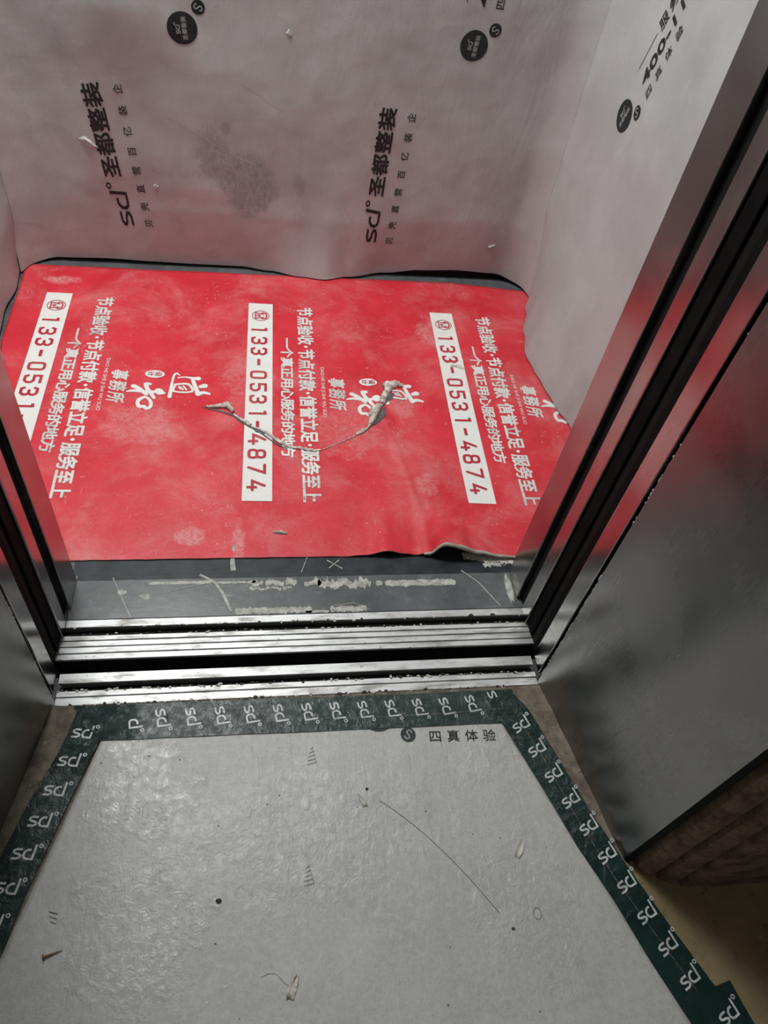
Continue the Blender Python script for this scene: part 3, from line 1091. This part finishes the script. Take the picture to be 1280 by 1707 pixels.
def back_y(x, z):
    zb = lerp_tab(BBZ, x)
    y = 1.219 - (1.217 - lerp_tab(BBY, x)) * math.exp(-(max(0, z - zb) / 0.11))
    k = min(1, max(0, z - zb) / 0.15)
    w = 0.006 * nz(x * 3.0, z * 1.6, 5) + 0.0035 * nz(x * 7, z * 3.5, 8) + 0.0012 * nz(x * 20, z * 9, 2)
    # broad dents: upper left bulge, a bruise at the left, diagonal creases
    w += 0.016 * math.exp(-(((x + 0.36) / 0.12) ** 2 + ((z - 0.60) / 0.10) ** 2))
    w += 0.010 * math.exp(-(((x + 0.45) / 0.04) ** 2 + ((z - 0.42 - 0.6 * (x + .45)) / 0.25) ** 2))
    w -= 0.006 * math.exp(-(((x + 0.40) / 0.06) ** 2 + ((z - 0.16) / 0.07) ** 2))
    y -= k * (w + 0.010)
    # rolled corners, left and right
    for d in (x - 0.58, -0.585 - x):
        if d > 0:
            r = 0.085
            d = min(d, r * 0.98)
            y -= r - math.sqrt(r * r - d * d)
    return y


bm = bmesh.new()
nx, nzz = 150, 170
g = {}
for i in range(nx + 1):
    x = -0.660 + 1.322 * i / nx
    zb = lerp_tab(BBZ, x)
    for j in range(nzz + 1):
        z = zb + (1.95 - zb) * (j / nzz) ** 1.5
        g[i, j] = bm.verts.new((x, back_y(x, z), z))
for i in range(nx):
    for j in range(nzz):
        bm.faces.new((g[i, j], g[i + 1, j], g[i + 1, j + 1], g[i, j + 1]))
root_back = thing('protective_paper', (0, 1.2, 0.006), 'grey printed protective paper on the back wall, with a dirty rubbed patch', 'protective paper')
o = obj('sheet', bm, WALLPAPER, root_back, smooth=True)
m = o.modifiers.new('thickness', 'SOLIDIFY'); m.thickness = 0.0008; m.offset = 1


def back_map(o2, uu, vv, eps=0.0018):
    fr = frame2d(o2, uu, vv)

    def f(u, v):
        x, z = fr(u, v)
        return Vector((x, back_y(x, z) - eps, z))
    return f


def paper_column(M):
    """logo, four characters and the spaced line below; u = reading, v = up"""
    bm = bmesh.new()
    for vs, fs in mark_figs(0.037, 0.145):
        emit(bm, [(x * 1.58, y) for x, y in vs], fs, M, 0.007)
    obj('logo_mark', bm, INK, root_back)
    bm = bmesh.new()
    s = 0.128
    for ch in '圣都整装':
        put_text(bm, ch, s, -0.003, 0.0530, 0.0420, M, 0.028, maxlen=0.009)
        s += 0.0535
    obj('title_lettering', bm, INK, root_back)
    bm = bmesh.new()
    s = -0.003
    for ch in '贝壳直营百亿装企':
        put_text(bm, ch, s, -0.0480, 0.0225, 0.0205, M, 0.010)
        s += 0.0450
    obj('subtitle_lettering', bm, INK, root_back)


def rot_frame(a):
    """reading upwards, tops to the left, leaning by a (radians, to the right)"""
    return (math.sin(a), math.cos(a)), (-math.cos(a), math.sin(a))


uu, vv = rot_frame(-0.095)
paper_column(back_map((-0.383, 0.110), uu, vv))
uu, vv = rot_frame(0.035)
paper_column(back_map((0.224, 0.103), uu, vv))


def logo_disc(mapper, mapper2, parent, lettered=True, rx=0.0305):
    """round dark logo with its small companion emblem"""
    bm = bmesh.new()
    emit(bm, *fine_disc(0, 0, rx), mapper)
    d = obj('logo_disc', bm, INK, parent)
    bm = bmesh.new()
    for vs, fs in mark_figs(0.011, 0.17):
        emit(bm, [(x - 0.0105, y + 0.005) for x, y in vs], fs, mapper2)
    for i, ch in enumerate('圣都整装'):
        put_text(bm, ch, -0.022 + i * 0.011, -0.0095, 0.0108, 0.0108, mapper2, 0.02)
    obj('logo_lettering', bm, PAPER_LOGO, d)


def emblem_disc(mapper, mapper2, parent, c, r=0.0135):
    bm = bmesh.new()
    emit(bm, *fine_disc(c[0], c[1], r), mapper)
    d = obj('emblem_disc', bm, INK, parent)
    bm = bmesh.new()
    emit(bm, *emblem_figs(c[0], c[1], r), mapper2)
    obj('emblem_curve', bm, PAPER_LOGO, d)


for cx, cz, a in ((-0.230, 0.567, -0.08), (0.386, 0.586, 0.09)):
    uu, vv = rot_frame(a)
    logo_disc(back_map((cx, cz), uu, vv, .0016), back_map((cx, cz), uu, vv, .0026), root_back)
    emblem_disc(back_map((cx, cz), uu, vv, .0016), back_map((cx, cz), uu, vv, .0026), root_back, (0.037, -0.037))


def hotline(M, parent):
    """rule, service line, number and four spaced characters above the round logo"""
    bm = bmesh.new()
    emit(bm, *ribbon_fig([(0.078, 0.035), (0.150, 0.035)], 0.0016, False), M)
    obj('printed_rule', bm, INK, parent)
    bm = bmesh.new()
    for i, ch in enumerate('服务'):
        put_text(bm, ch, 0.160 + i * 0.036, 0.022, 0.030, 0.027, M, 0.010)
    obj('service_lettering', bm, INK, parent)
    bm = bmesh.new()
    put_text(bm, '400-11', 0.074, -0.012, 0.158, 0.0245, M, 0.022, 'box')
    obj('hotline_number', bm, INK, parent)
    bm = bmesh.new()
    for i, ch in enumerate('四真体验'):
        put_text(bm, ch, 0.072 + i * 0.0385, -0.048, 0.0245, 0.0215, M, 0.010)
    obj('slogan_lettering', bm, INK, parent)


uu, vv = rot_frame(0.03)
hotline(back_map((0.386, 0.586), uu, vv), root_back)

# light scratches, and creases whose shading is painted as paler lines
bm = bmesh.new()
Ms = back_map((0, 0), (1, 0), (0, 1), 0.0014)
for pts, w in (([(-0.245, 0.372), (-0.19, 0.34), (-0.13, 0.308), (-0.085, 0.292)], .0012), ([(-0.278, 0.395), (-0.262, 0.375), (-0.250, 0.352)], .0010),
               ([(-0.305, 0.205), (-0.292, 0.165), (-0.268, 0.128), (-0.255, 0.110)], .0009), ([(0.09, 0.135), (0.16, 0.165), (0.25, 0.195), (0.31, 0.250)], .0010),
               ([(0.12, 0.108), (0.19, 0.118), (0.30, 0.112)], .0008), ([(-0.12, 0.475), (-0.06, 0.440), (0.0, 0.405)], .0010), ([(-0.28, 0.125), (-0.245, 0.175), (-0.22, 0.130)], .0007)):
    emit(bm, *stroke_fig(pts, w), Ms, .01)
obj('scratch_and_lit_crease', bm, m_plain('pale_scratch_lit_crease', (0.56, 0.55, 0.54), 0.7), root_back)

# loose flakes and bruises where the paper is torn
def wall_flap(M, pts, h, seed, parent):
    rnd = random.Random(seed)
    bm = bmesh.new()
    n = len(pts)
    base = [bm.verts.new(M(x, y) + Vector((0, -0.0006, 0))) for x, y in pts]
    cx = sum(p[0] for p in pts) / n
    cy = sum(p[1] for p in pts) / n
    mid = [bm.verts.new(M(cx + (x - cx) * .6, cy + (y - cy) * .6) + Vector((0, -h * rnd.uniform(.5, 1.2), 0))) for x, y in pts]
    c = bm.verts.new(M(cx, cy) + Vector((0, -h * 0.7, 0)))
    for i in range(n):
        bm.faces.new((base[i], base[(i + 1) % n], mid[(i + 1) % n], mid[i]))
        bm.faces.new((mid[i], mid[(i + 1) % n], c))
    bmesh.ops.recalc_face_normals(bm, faces=bm.faces[:])
    return obj('torn_flap', bm, WALLPAPER, parent)


Mb = back_map((0, 0), (1, 0), (0, 1), 0.0002)
wall_flap(Mb, [(-0.476, 0.324), (-0.462, 0.332), (-0.448, 0.322), (-0.436, 0.308), (-0.450, 0.306), (-0.466, 0.314)], .006, 1, root_back)
wall_flap(Mb, [(0.530, 0.108), (0.541, 0.114), (0.554, 0.117), (0.550, 0.110), (0.538, 0.105)], .005, 2, root_back)
wall_flap(Mb, [(-0.326, 0.222), (-0.318, 0.228), (-0.312, 0.220), (-0.320, 0.214)], .004, 3, root_back)
wall_flap(Mb, [(-0.019, 0.575), (-0.012, 0.585), (-0.006, 0.572), (-0.012, 0.566)], .004, 4, root_back)

# right-hand sheet: hangs loose and bellies over the red floor sheet
RB = [(0.55, 0.668), (0.629, 0.640), (0.700, 0.621), (0.774, 0.609), (0.830, 0.599), (0.887, 0.592), (0.973, 0.608), (1.079, 0.638), (1.14, 0.662), (1.172, 0.676), (1.21, 0.680)]


def right_x(y, z):
    b = lerp_tab(RB, y)
    x = 0.674 - (0.678 - b) * math.exp(-(max(0, z) / 0.22) ** 1.2)
    k = min(1, max(0, z) / 0.15)
    x -= k * (0.007 * (1 + nz(y * 3, z * 1.7, 12)) + 0.003 * nz(y * 8, z * 3, 14))
    return x


bm = bmesh.new()
g = {}
ny_, nz_ = 110, 130
Y_END = 1.172


def roll_x(z):
    """where the rolled end of the back sheet reaches the rear edge of this sheet"""
    x = 0.58
    while x < 0.661 and back_y(x, z) > Y_END + 0.003: x += 0.0008
    return x


for j in range(nz_ + 1):
    z = 0.0075 + 1.94 * (j / nz_) ** 1.5
    xe = roll_x(z)
    for i in range(ny_ + 1):
        y = 0.236 + (Y_END - 0.236) * i / ny_
        k = max(0.0, (y - 1.06) / (Y_END - 1.06))
        k = k * k * (3 - 2 * k) * min(1, max(0, z - 0.05) / 0.2)
        x = right_x(y, z)
        g[i, j] = bm.verts.new((x + (xe - 0.0015 - x) * k, y, z))
for i in range(ny_):
    for j in range(nz_):
        bm.faces.new((g[i, j], g[i, j + 1], g[i + 1, j + 1], g[i + 1, j]))
root_right = thing('protective_paper', (0.66, 0.8, 0.0075), 'pale grey protective paper hanging on the right cabin wall, bellying out over the red sheet', 'protective paper')
o = obj('sheet', bm, WALLPAPER, root_right, smooth=True)
m = o.modifiers.new('thickness', 'SOLIDIFY'); m.thickness = 0.0008; m.offset = -1


def right_map(o2, uu, vv, eps=0.0012):
    """wall seen from the cabin: parameters are (-y, z) offsets from o2=(y,z)"""
    fr = frame2d((0, 0), uu, vv)

    def f(u, v):
        a, z = fr(u, v)
        y, z = o2[0] - a, o2[1] + z
        return Vector((right_x(y, z) - eps, y, z))
    return f


uu, vv = rot_frame(0.27)
c0 = (0.966, 0.565)
logo_disc(right_map(c0, uu, vv, .0012), right_map(c0, uu, vv, .0020), root_right)
emblem_disc(right_map(c0, uu, vv, .0012), right_map(c0, uu, vv, .0020), root_right, (0.037, -0.037))
hotline(right_map(c0, uu, vv), root_right)

# left-hand sheet
LB = [(0.25, -0.668), (0.60, -0.660), (0.744, -0.628), (0.804, -0.631), (0.86, -0.650), (0.907, -0.662), (1.0, -0.668), (1.08, -0.658), (1.158, -0.664), (1.21, -0.672)]


def left_x(y, z):
    b = lerp_tab(LB, y)
    x = -0.674 + (b + 0.674) * math.exp(-(max(0, z) / 0.12) ** 1.2)
    k = min(1, max(0, z) / 0.15)
    return x + k * (0.006 * (1 + nz(y * 3, z * 1.7, 22)) + 0.003 * nz(y * 8, z * 3, 24))


bm = bmesh.new()
g = {}
for j in range(nz_ + 1):
    z = 0.0075 + 1.94 * (j / nz_) ** 1.5
    xe = -0.585
    while xe > -0.659 and back_y(xe, z) > Y_END + 0.003: xe -= 0.0008
    for i in range(ny_ + 1):
        y = 0.236 + (Y_END - 0.236) * i / ny_
        k = max(0.0, (y - 1.06) / (Y_END - 1.06))
        k = k * k * (3 - 2 * k) * min(1, max(0, z - 0.03) / 0.12)
        x = left_x(y, z)
        g[i, j] = bm.verts.new((x + (xe + 0.0015 - x) * k, y, z))
for i in range(ny_):
    for j in range(nz_):
        bm.faces.new((g[i, j], g[i + 1, j], g[i + 1, j + 1], g[i, j + 1]))
o = obj('protective_paper', bm, WALLPAPER, smooth=True, origin=(-0.66, 0.8, 0.0075))
tag(o, 'unprinted sliver of grey protective paper on the left cabin wall', 'protective paper')
m = o.modifiers.new('thickness', 'SOLIDIFY'); m.thickness = 0.0008; m.offset = 1

# ------------------------------------------------------------------ papered landing
def land_z(x, y):
    z = 0.0024 + 0.0007 * nz(x * 9, y * 9, 3)
    d = 1.0
    z += 0.0016 * max(0, nz(x * 22, y * 4, 6)) * math.exp(-((x + 0.24) / 0.10) ** 2) * math.exp(-((y + 0.16) / 0.10) ** 2)
    z += 0.0014 * max(0, nz(x * 16, y * 6, 16))
    return z


bm = bmesh.new()
g = {}
nx, ny = 110, 110
for j in range(ny + 1):
    s = j / ny
    y = -0.058 - 0.95 * s
    xl = -0.318 + (y + 0.058) * 0.315
    xr = 0.312 - (y + 0.058) * 0.395
    for i in range(nx + 1):
        x = xl + (xr - xl) * i / nx
        g[i, j] = bm.verts.new((x, y, land_z(x, y)))
for j in range(ny):
    for i in range(nx):
        bm.faces.new((g[i, j], g[i, j + 1], g[i + 1, j + 1], g[i + 1, j]))
bmesh.ops.recalc_face_normals(bm, faces=bm.faces[:])
root_land = thing('protective_paper', (0, -0.4, 0.001), 'grey scuffed protective paper taped down on the landing floor', 'protective paper')
o = obj('sheet', bm, LANDPAPER, root_land, smooth=True)
m = o.modifiers.new('thickness', 'SOLIDIFY'); m.thickness = 0.0006; m.offset = -1


def land_map(o2, uu, vv, eps=0.0008):
    fr = frame2d(o2, uu, vv)

    def f(u, v):
        x, y = fr(u, v)
        return Vector((x, y, land_z(x, y) + eps))
    return f


M = land_map((0.112, -0.0605), (0.999, -0.04), (0.04, 0.999))
bm = bmesh.new()
for i, ch in enumerate('四真体验'):
    put_text(bm, ch, 0.081 + i * 0.0305, -0.0440, 0.0225, 0.0215, M, 0.008)
obj('printed_lettering', bm, INK, root_land)
emblem_disc(M, land_map((0.112, -0.0605), (0.999, -0.04), (0.04, 0.999), .0016), root_land, (0.0475, -0.0300), 0.0125)
bm = bmesh.new()
emit(bm, *fine_disc(0.0, 0.006, 0.0300), M)
obj('logo_disc', bm, INK, root_land)

# printed pen-like scuffs
M0 = land_map((0, 0), (1, 0), (0, 1), 0.0007)
bm = bmesh.new()
for (cx, cy) in ((0.0, -0.122), (-0.013, -0.297)):
    for k in range(5):
        a = 0.003 + k * 0.0013
        emit(bm, *ribbon_fig([(cx - a, cy + 0.014 - k * .006), (cx + a * .8, cy + 0.017 - k * .006)], .0007, False), M0)
    emit(bm, *ribbon_fig([(cx + .001, cy + .018), (cx + .007, cy - .012)], .0006, False), M0)
pts = [(0.10 + 0.012 * k, -0.195 - 0.0085 * k - 0.00035 * k * k) for k in range(14)]
emit(bm, *ribbon_fig(pts, .0008, False), M0)
emit(bm, *ring_fig(0.312, -0.370, .006, .008, .0008, 16), M0)
for k in range(16):
    x, y = random.uniform(-0.33, 0.30), random.uniform(-0.5, -0.1)
    emit(bm, *disc_fig(x, y, random.uniform(.0008, .002), random.uniform(.0008, .0016), 8), M0)
for k in range(3):
    emit(bm, *ribbon_fig([(-0.362 + k * .0015, -0.311 - k * .006), (-0.350, -0.315 - k * .006)], .0013 - k * .0003, False), M0)
obj('scuff_mark', bm, m_plain('grey_scuff', (0.12, 0.115, 0.105), 0.7), root_land)


# ------------------------------------------------------------------ green tape
def tape_z(x, y, base):
    # crinkled film, more so at the corners
    k = math.exp(-(((x + 0.345) / 0.05) ** 2 + ((y + 0.05) / 0.05) ** 2)) + 0.7 * math.exp(-(((x - 0.345) / 0.04) ** 2 + ((y + 0.05) / 0.05) ** 2)) + 0.14
    return base + 0.0007 + k * 0.0022 * abs(nz(x * 48, y * 48, 2)) + k * 0.0014 * abs(nz(x * 120, y * 70, 9))


def tape(name_label, outer, inner, base, marks, uu, vv, size=0.0205, ragged=0.0008, sub=110):
    def along(path, t):
        L = [0]
        for a, b in zip(path, path[1:]): L.append(L[-1] + (Vector(b) - Vector(a)).length)
        d = t * L[-1]
        for i in range(len(path) - 1):
            if d <= L[i + 1] + 1e-9:
                return Vector(path[i]).lerp(Vector(path[i + 1]), (d - L[i]) / (L[i + 1] - L[i]))
        return Vector(path[-1])
    bm = bmesh.new()
    rows = []
    for i in range(sub + 1):
        a, b = along(outer, i / sub), along(inner, i / sub)
        rows.append([])
        for k in range(9):
            p = a.lerp(b, k / 8)
            if k == 0: p += (a - b).normalized() * ragged * nz(i * 0.5, base * 1000)
            rows[-1].append(bm.verts.new((p.x, p.y, tape_z(p.x, p.y, base))))
    for r0, r1 in zip(rows, rows[1:]):
        for k in range(8):
            bm.faces.new((r0[k], r1[k], r1[k + 1], r0[k + 1]))
    bmesh.ops.recalc_face_normals(bm, faces=bm.faces[:])
    if sum(f.normal.z for f in bm.faces) < 0:
        for f in bm.faces: f.normal_flip()
    c = [(along(outer, .5) + along(inner, .5)) / 2][0]
    root = thing('packing_tape', (c.x, c.y, base), name_label, 'tape')
    o = obj('strip', bm, TAPE, root, smooth=True)
    for (mx, my, cut) in marks:
        bm = bmesh.new()
        figs = mark_figs(size, 0.145)
        fr = frame2d((mx, my), uu, vv)
        for vs, fs in (figs if not cut else [figs[0]] if cut == 1 else figs[1:]):
            emit(bm, [(x - 0.95 * size, y - 0.45 * size) for x, y in vs], fs,
                 lambda u, v: Vector((*fr(u, v), tape_z(*fr(u, v), base) + 0.0005)), 0.004)
        obj('printed_mark', bm, TAPE_WHITE, root)
    return root


def fold_line(root, pts, base, seed):
    bm = bmesh.new()
    P = []
    for a, b in zip(pts, pts[1:]):
        for k in range(14): P.append(Vector(a).lerp(Vector(b), k / 14))
    P.append(Vector(pts[-1]))
    P = [p + Vector((nz(i * .4, seed), nz(i * .4, seed, 5))) * 0.0009 for i, p in enumerate(P)]
    W = [max(.0002, 0.0007 + 0.0009 * nz(i * .9, seed, 3)) for i in range(len(P))]
    emit(bm, *ribbon_fig(P, W, False), lambda u, v: Vector((u, v, tape_z(u, v, base) + 0.0009)), 0.004)
    obj('fold_line', bm, FOLD, root)


FOLD = m_plain('pale_tape_fold', (0.17, 0.165, 0.14), 0.5, var=0.4, sc=200)  # paler thin lines drawn along the tape folds
top_marks = [(-0.277 + 0.001, -0.0455, 2)] + [(-0.233 + 0.0464 * k, -0.0450 - 0.0004 * k, 0) for k in range(11)] + [(0.277, -0.0465, 0), (0.318, -0.041, 1)]
rt = tape('dark green printed tape running along the landing sill, top edge of the grey paper', [(-0.372, -0.0160), (-0.19, -0.0175), (0.045, -0.0195), (0.189, -0.0215), (0.352, -0.0215)],
     [(-0.325, -0.0755), (-0.112, -0.0770), (0.080, -0.0795), (0.322, -0.0815)], 0.0032, top_marks, (0.20, -0.98), (0.98, 0.20), 0.0200)
fold_line(rt, [(0.322, -0.056), (0.20, -0.0605), (0.10, -0.0605), (0.02, -0.058)], 0.0032, 3)
fold_line(rt, [(-0.22, -0.030), (-0.15, -0.034), (-0.05, -0.033)], 0.0032, 4)
lm = []
x, y = -0.349, -0.0600
for k in range(12):
    lm.append((-0.349 - 0.01375 * k, -0.0610 - 0.0430 * k, 0))
tape('dark green printed tape down the left side of the grey landing paper', [(-0.362, -0.0150), (-0.382, -0.090), (-0.412, -0.160), (-0.4445, -0.26), (-0.62, -0.86)],
     [(-0.321, -0.0640), (-0.3545, -0.159), (-0.397, -0.293), (-0.414, -0.361), (-0.560, -0.88)], 0.0046, lm, (0.993, -0.12), (0.12, 0.993), 0.0198)
rm = []
for k in range(11):
    rm.append((0.3535 + 0.01760 * k, -0.0850 - 0.0424 * k, 0))
rt = tape('dark green printed tape down the right side of the grey landing paper', [(0.346, -0.0215), (0.372, -0.061), (0.397, -0.131), (0.431, -0.231), (0.465, -0.314), (0.498, -0.387), (0.553, -0.500)],
     [(0.313, -0.0640), (0.322, -0.0850), (0.362, -0.188), (0.396, -0.283), (0.431, -0.361), (0.460, -0.441), (0.500, -0.535)], 0.0046, rm, (0.90, 0.43), (-0.43, 0.90), 0.0205)
fold_line(rt, [(0.350, -0.078), (0.378, -0.150), (0.404, -0.235), (0.440, -0.330), (0.478, -0.410), (0.530, -0.515)], 0.0046, 5)
tape('short overlapping end of dark green tape at the lower right of the landing paper', [(0.568, -0.4770), (0.579, -0.52), (0.70, -0.86)],
     [(0.505, -0.4900), (0.512, -0.5300), (0.640, -0.88)], 0.0060, [(0.551, -0.513, 0), (0.568, -0.555, 0), (0.585, -0.598, 0)], (0.90, 0.43), (-0.43, 0.90), 0.0205, sub=50)

# ------------------------------------------------------------------ bits lying on the landing paper
def scrap(path, widths, h, label, seed, mat=PALE, name='paper_scrap', cat='paper scrap'):
    rnd = random.Random(seed)
    bm = bmesh.new()
    rows = []
    n = len(path)
    for i, p in enumerate(path):
        p = Vector(p)
        a, b = Vector(path[max(0, i - 1)]), Vector(path[min(n - 1, i + 1)])
        d = (b - a).normalized()
        nr = Vector((-d.y, d.x))
        rows.append([])
        for k in range(5):
            t = k / 4 - 0.5
            q = p + nr * t * widths[i]
            z = land_z(q.x, q.y) + 0.0007 + h * (abs(t) * 2) ** 1.5 * (0.4 + rnd.random() * .6) * (1 if t > 0 else .35)
            rows[-1].append(bm.verts.new((q.x, q.y, z)))
    for r0, r1 in zip(rows, rows[1:]):
        for k in range(4): bm.faces.new((r0[k], r1[k], r1[k + 1], r0[k + 1]))
    bmesh.ops.recalc_face_normals(bm, faces=bm.faces[:])
    o = obj(name, bm, mat, smooth=True, origin=(path[0][0], path[0][1], land_z(*path[0]) + .0007))
    m = o.modifiers.new('thickness', 'SOLIDIFY'); m.thickness = 0.0005; m.offset = 1
    return tag(o, label, cat)


scrap([(0.067, -0.183), (0.071, -0.190), (0.076, -0.197), (0.077, -0.202)], [.001, .005, .008, .007], .005, 'tiny curled paper scrap in the middle of the grey landing paper', 1)
scrap([(0.298, -0.292), (0.304, -0.284), (0.309, -0.276), (0.312, -0.268)], [.008, .012, .009, .002], .005, 'curled pale paper scrap near the right-hand green tape', 2)
scrap([(-0.045, -0.441), (-0.041, -0.430), (-0.036, -0.420), (-0.034, -0.414)], [.010, .012, .007, .002], .006, 'torn paper scrap with a thin curled thread, at the bottom of the landing paper', 3, mat=TORN)
bm = bmesh.new()
th = [(-0.036, -0.428), (-0.048, -0.424), (-0.056, -0.416), (-0.062, -0.410), (-0.072, -0.409), (-0.082, -0.412)]
emit(bm, *stroke_fig(th, .0011), lambda u, v: Vector((u, v, land_z(u, v) + .0016)), .004)
o = bpy.data.objects['paper_scrap.002'] if 'paper_scrap.002' in bpy.data.objects else None
obj('thread', bm, PALE, o)

# small bent nail at the lower left
root = thing('nail', (-0.352, -0.363, 0.0024), 'small rusty nail lying at the lower left of the grey landing paper', 'nail')
a, b = Vector((-0.360, -0.3655, 0.0058)), Vector((-0.337, -0.3585, 0.0046))
d = (b - a).normalized()
q = d.to_track_quat('Z', 'Y').to_matrix().to_4x4()
bm = bmesh.new()
bmesh.ops.create_cone(bm, cap_ends=True, segments=10, radius1=.0018, radius2=.0003, depth=(b - a).length, matrix=Matrix.Translation((a + b) / 2) @ q)
obj('shank', bm, RUST, root, smooth=False)
bm = bmesh.new()
bmesh.ops.create_cone(bm, cap_ends=True, segments=14, radius1=.0040, radius2=.0036, depth=.0012, matrix=Matrix.Translation(a) @ q)
obj('head', bm, RUST, root)

# dark crumbs
CR = [(-0.139, -0.316, .0028, 'dark crumb of grit left of centre on the grey landing paper'),
      (0.082, -0.176, .0018, 'dark speck of grit above the tiny curled scrap on the landing paper'),
      (0.272, -0.386, .0018, 'dark speck of grit beside the small ring scuff at the right of the landing paper')]
for k, (x, y, r, lab) in enumerate(CR):
    bm = bmesh.new()
    bmesh.ops.create_icosphere(bm, subdivisions=2, radius=r, matrix=Matrix.Translation((x, y, land_z(x, y) + r * .75)) @ Matrix.Diagonal((1.5, 1, .8, 1)))
    for v in bm.verts: v.co += Vector((nz(v.co.x * 900, k), nz(v.co.y * 900, k), 0)) * r * .5
    tag(obj('grit_crumb', bm, CRUMB, origin=(x, y, land_z(x, y))), lab, 'grit crumb')

# ------------------------------------------------------------------ ceiling lamp of the cabin
root = thing('ceiling_lamp', (LAMP[0], LAMP[1], 2.3), 'flat white panel lamp on the lift car ceiling', 'ceiling lamp')
bm = bmesh.new()
for (x0_, x1_, y0_, y1_) in ((-.23, .23, -.23, -.212), (-.23, .23, .212, .23), (-.23, -.212, -.212, .212), (.212, .23, -.212, .212)):
    add_box(bm, LAMP[0] + x0_, LAMP[0] + x1_, LAMP[1] + y0_, LAMP[1] + y1_, 2.266, 2.2995)
obj('frame', bm, ALU, root)
obj('diffuser', box(LAMP[0] - .211, LAMP[0] + .211, LAMP[1] - .211, LAMP[1] + .211, 2.272, 2.2995), LAMPM, root)
